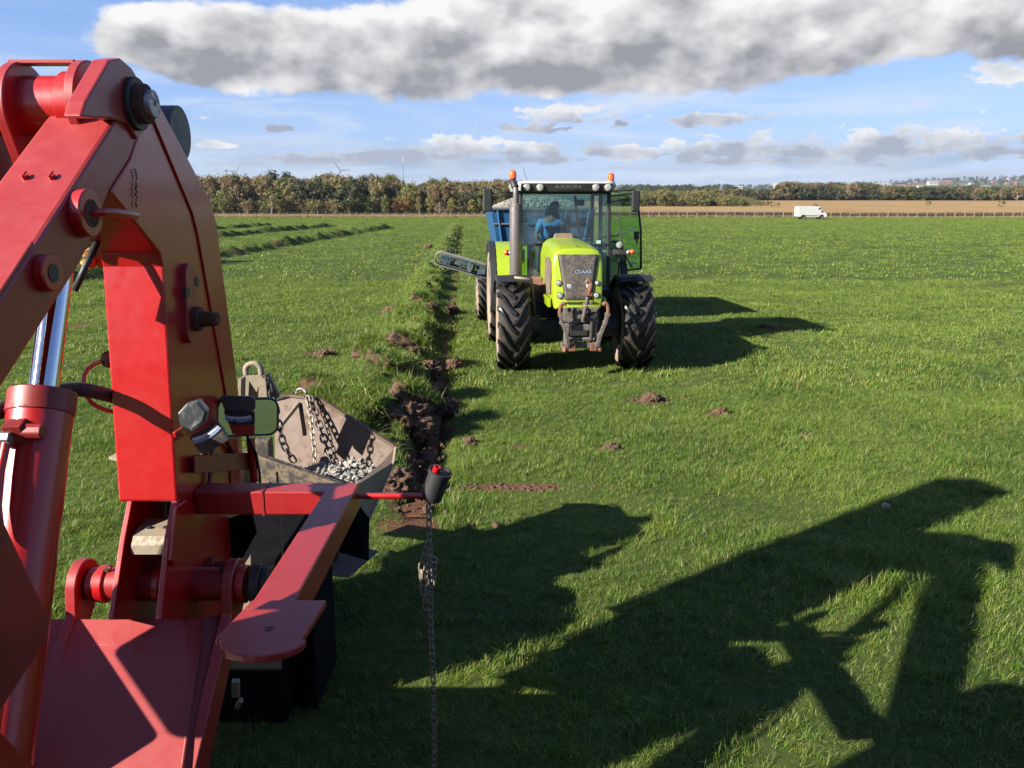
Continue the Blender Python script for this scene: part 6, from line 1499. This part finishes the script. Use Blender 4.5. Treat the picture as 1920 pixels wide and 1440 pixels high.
# ================================================================== GRAVEL TRAILER behind the tractor
TRX, TRY = .68, 18.05
trl = thing('gravel_trailer', 'blue side discharge trailer heaped with grey gravel hitched behind the tractor', 'trailer', (TRX, TRY, 0), TYAW)
def U(mb, name, *m, **k): return mb.build(name, *m, parent=trl, **k)
tw, bw_, L_ = 1.12, .98, 3.4; z0, z1 = 1.80, 2.60
def plate(pts, th): return MB().prism([Vector(p) for p in pts], th)
U(plate([(-tw, 0, z1), (tw, 0, z1), (bw_, .12, z0), (-bw_, .12, z0)], (0, .03, 0)), 'front_panel', 'blue_paint', bev=.006)
U(plate([(-tw, L_, z1), (tw, L_, z1), (bw_, L_-.1, z0), (-bw_, L_-.1, z0)], (0, -.03, 0)), 'rear_panel', 'blue_paint', bev=.006)
for s_ in (-1, 1):
    U(plate([(s_*tw, .0, z1), (s_*tw, L_, z1), (s_*bw_, L_-.1, z0), (s_*bw_, .12, z0)], (-s_*.03, 0, 0)), 'side_panel', 'blue_paint', bev=.006)
for (x_) in (-.9, -.45, 0, .45, .9): U(MB().bar((x_*1.1, -.02, z1-.02), (x_*.98, .09, z0+.02), .05, .04), 'rib', 'blue_paint', bev=.004)
U(MB().box((0, -.02, z1), (2.3, .07, .05)).box((-.0, .03, 2.28), (2.16, .05, .035)).box((0, L_, z1), (2.3, .06, .05)).box((-tw, L_/2, z1), (.06, L_, .05)).box((tw, L_/2, z1), (.06, L_, .05)), 'top_rail', 'blue_faded', bev=.006)
U(plate([(-bw_, .12, z0), (bw_, .12, z0), (.45, .5, 1.25), (-.45, .5, 1.25)], (0, .03, 0)), 'lower_hopper', 'blue_paint', bev=.004)
U(MB().box((0, 1.6, 1.0), (.9, 3.4, .22)).box((0, -.6, .85), (.16, 1.6, .14)), 'trailer_chassis', 'dirty_steel', bev=.01)
for (x_, y_) in ((-1.20, 1.55), (1.20, 1.55), (-1.20, 2.6), (1.20, 2.6)):
    w_ = wheel(x_, y_, .56, .36, 16, .28, parent=trl)
U(MB().cyl((-1.0, 1.55, .56), (1.0, 1.55, .56), .07, 12).cyl((-1.0, 2.6, .56), (1.0, 2.6, .56), .07, 12), 'axle', 'dark_metal', auto=40)
# load
def load_z(x, y): return 2.56 + .30*max(0, 1 - (abs(x)/1.12)**2.2)*max(0, 1 - abs((y-1.5)/1.75)**2.4) + .03*nz(x, y, 3, 3)
lv = [(x, y, load_z(x, y) - .03) for y in np.linspace(.04, L_-.04, 24) for x in np.linspace(-1.08, 1.08, 16)]
hpile = thing('gravel_load', 'pale grey gravel heaped in the blue trailer behind the tractor cab', 'gravel', (TRX, TRY, 0), TYAW)
MB().add(lv, [(j*16+i, j*16+i+1, (j+1)*16+i+1, (j+1)*16+i) for j in range(23) for i in range(15)]).build('gravel_bed', 'stone_1', parent=hpile, sm=True)
LP_ = []
for _ in range(5200):
    x, y = random.uniform(-1.08, 1.08), random.uniform(.03, L_-.03)**1.0; LP_.append((x, y, load_z(x, y) + random.uniform(-.02, .012)))
LP_ = np.array(LP_); inst('gravel', LP_, rng.uniform(0, 6, (len(LP_), 3)), np.repeat(rng.uniform(.018, .034, (len(LP_), 1)), 3, 1), np.arange(len(LP_)) % 12, stones, parent=hpile)
# conveyor sticking out to the left
cv = bpy.data.objects.new('conveyor', None); COL.objects.link(cv); cv.parent = trl
ca, cb_ = onY(828, 486, 17.6), onY(935, 516, 17.9)
inv = (Matrix.Translation((TRX, TRY, 0)) @ Matrix.Rotation(TYAW, 4, 'Z')).inverted()
ca, cb_ = inv @ ca, inv @ cb_
cb2 = cb_ + (cb_-ca)*.6
cd_ = (cb2 - ca).normalized(); cn = Vector((0, 0, 1)) - cd_*cd_.z; cn.normalize()
for s_ in (0, 1):
    q = MB()
    for o_ in (0, .0): pass
    yy = Vector((0, s_*.46, 0))
    q.bar(ca + yy + cn*.10, cb2 + yy + cn*.10, .04, .05).bar(ca + yy - cn*.09, cb2 + yy - cn*.09, .04, .035)
    for k in range(7): p = ca.lerp(cb2, (k+.5)/7) + yy; q.bar(p - cn*.08, p + cn*.10, .03, .03)
    q.build('conveyor_rail', 'rust_orange' if s_ else 'blue_faded', parent=cv, bev=.004)
MB().prism([ca + Vector((0, -.03, 0)) - cn*.10 - cd_*.04, ca + Vector((0, -.03, 0)) + cn*.09 - cd_*.04, ca + Vector((0, -.03, 0)) + cn*.10 + cd_*.20, ca + Vector((0, -.03, 0)) - cn*.09 + cd_*.20], (0, .02, 0)).build('bearing_plate', 'blue_faded', parent=cv, bev=.004)
for k in range(4): p = ca + cd_*(-.0 + .06*(k % 2)*2) + cn*(.05 if k < 2 else -.05) + Vector((0, -.04, 0)); MB().cyl(p, p + Vector((0, .02, 0)), .016, 8).build('bolt', 'dark_metal', parent=cv)
lp_ = []
for k in range(9): a_ = PI/2 + PI*k/8; lp_.append(ca - cd_*.02 + cd_*.125*math.cos(a_) + cn*.125*math.sin(a_))
belt_path = [cb2 + cn*.125] + lp_ + [cb2 - cn*.125]
bl_ = MB(); vs = [];
for p in belt_path:
    c0 = ca; d_ = (p - (ca if (p-ca).dot(cd_) < 0 else ca + cd_*(p-ca).dot(cd_))).normalized()
    vs += [p, p + Vector((0, .46, 0)), p + Vector((0, .46, 0)) + d_*.022, p + d_*.022]
n = len(belt_path); fs = []
for i in range(n-1):
    for k in range(4): fs.append((i*4+k, i*4+(k+1) % 4, (i+1)*4+(k+1) % 4, (i+1)*4+k))
bl_.add(vs, fs).build('belt', 'belt', parent=cv, auto=40)
for k in range(8): p = ca.lerp(cb2, (k+.2)/8) + cn*.02; MB().cyl(p, p + Vector((0, .46, 0)), .045, 14).build('roller', 'dirty_steel', parent=cv, auto=40)
MB().bar(ca + cd_*.3 + Vector((0, -.02, 0)), ca + cd_*.62 + Vector((0, -.02, 0)) + cn*.05, .04, .05).box(ca + cd_*.62 + Vector((0, -.03, 0)), (.08, .06, .20)).box(ca + cd_*.9 + Vector((0, -.03, 0)) - cn*.03, (.16, .06, .10)).build('tensioner', 'blue_faded', parent=cv, bev=.006)

# ================================================================== WHITE VAN
vc = onZ(1519, 411, 0); vd = vc.y
van = thing('parked_van', 'white panel van parked side on against the far fence', 'van', (vc.x, vd, 0), 0)
VL = 54*vd/FPX/2; vh = 2.25
side_o = [(-VL, .42), (-VL, 2.12), (-VL+.12, vh), (VL*.38, vh), (VL*.50, 2.14), (VL*.72, 1.35), (VL*.96, 1.08), (VL, .80), (VL, .42), (VL*.83, .36), (VL*.80, .62), (VL*.70, .76), (VL*.60, .76), (VL*.50, .62), (VL*.47, .36), (-VL*.40, .36), (-VL*.43, .62), (-VL*.53, .76), (-VL*.63, .76), (-VL*.73, .62), (-VL*.76, .36)]
MB().prism([(x, -.98, z) for x, z in side_o], (0, 1.96, 0)).build('body', 'white_paint', parent=van, bev=.07)
MB().prism([(VL*.40, -.995, 2.0), (VL*.50, -.995, 1.98), (VL*.66, -.995, 1.42), (VL*.36, -.995, 1.38)], (0, .02, 0)).build('side_window', 'glass_far', parent=van)
MB().box((VL*.42, 0, 1.72), (.02, 1.6, .01)).prism([(VL*.51, -.8, 2.08), (VL*.51, .8, 2.08), (VL*.73, .85, 1.40), (VL*.73, -.85, 1.40)], (.03, 0, .01)).build('windscreen', 'glass_far', parent=van)
dpl = MB().box((VL*.50, -.99, 1.22), (.95, .015, .9)).build('door', 'white_paint', parent=van, bev=.02); MB().box((VL*.36, -1.005, 1.15), (.14, .02, .04)).build('handle', 'black_plastic', parent=dpl)
MB().box((-VL*.12, -.99, .62), (VL*1.0, .03, .12)).build('side_moulding', 'dark_metal', parent=van)
MB().box((VL*.94, 0, .55), (.35, 1.9, .28)).build('front_bumper', 'dark_metal', parent=van, bev=.03); MB().box((-VL*.95, 0, .52), (.26, 1.9, .20)).build('rear_bumper', 'dark_metal', parent=van, bev=.03)
MB().box((VL*.60, -1.10, 1.42), (.16, .12, .28)).build('wing_mirror', 'black_plastic', parent=van, bev=.02)
for s_ in (-1, 1): MB().box((VL*.90, s_*.75, .95), (.22, .35, .18)).build('headlight', 'lamp_white', parent=van, bev=.03)
for x_ in (-VL*.58, VL*.65):
    for y_ in (-.86, .86):
        w_ = bpy.data.objects.new('wheel', None); COL.objects.link(w_); w_.parent = van; w_.location = (x_, y_, .34)
        MB().lathe([(-.11, .2), (-.12, .31), (-.08, .34), (.08, .34), (.12, .31), (.11, .2)], (0, 0, 0), 'y', 24).build('tyre', 'tyre', parent=w_, auto=50)
        MB().lathe([(-.10, .21), (-.06, .15), (-.09, 0), (.09, 0), (.06, .15), (.10, .21)], (0, 0, 0), 'y', 20).build('rim', 'grey_cast', parent=w_, auto=50)
# wheel tracks keep the grass short: nothing grows through the tyres

# ------------------------------------------------------------------ grass objects (last: slabs have added theirs)
for nm, arr, protos, lab in (('meadow_grass', GP[0], near_cl, 'short pasture grass close to the camera'), ('pasture_grass', GP[1], mid_cl, 'short pasture grass around the tractor'), ('distant_grass', GP[2], far_cl, 'pasture grass in the far part of the field')):
    A = np.array(arr, dtype=np.float32); print(nm, len(A))
    inst(nm, A[:, :3], A[:, 3:6], np.c_[A[:, 6], A[:, 6], A[:, 7]], A[:, 8], protos, label=lab)
# ------------------------------------------------------------------ air: far things fade to blue
hz_ = MB().box((0, 3300, 69), (22600, 8000, 142)).build('haze', parent=None); hz_.data.materials.clear()
hm = bpy.data.materials.new('haze_air'); hm.use_nodes = True; t = hm.node_tree; t.nodes.clear(); o_ = t.nodes.new('ShaderNodeOutputMaterial'); v_ = t.nodes.new('ShaderNodeVolumePrincipled')
v_.inputs['Color'].default_value = (.70, .82, 1, 1); v_.inputs['Density'].default_value = .00006; v_.inputs['Anisotropy'].default_value = .2
t.links.new(v_.outputs[0], o_.inputs['Volume']); hz_.data.materials.append(hm); hz_['kind'] = 'stuff'; hz_['label'] = 'thin blue autumn haze over the distance'
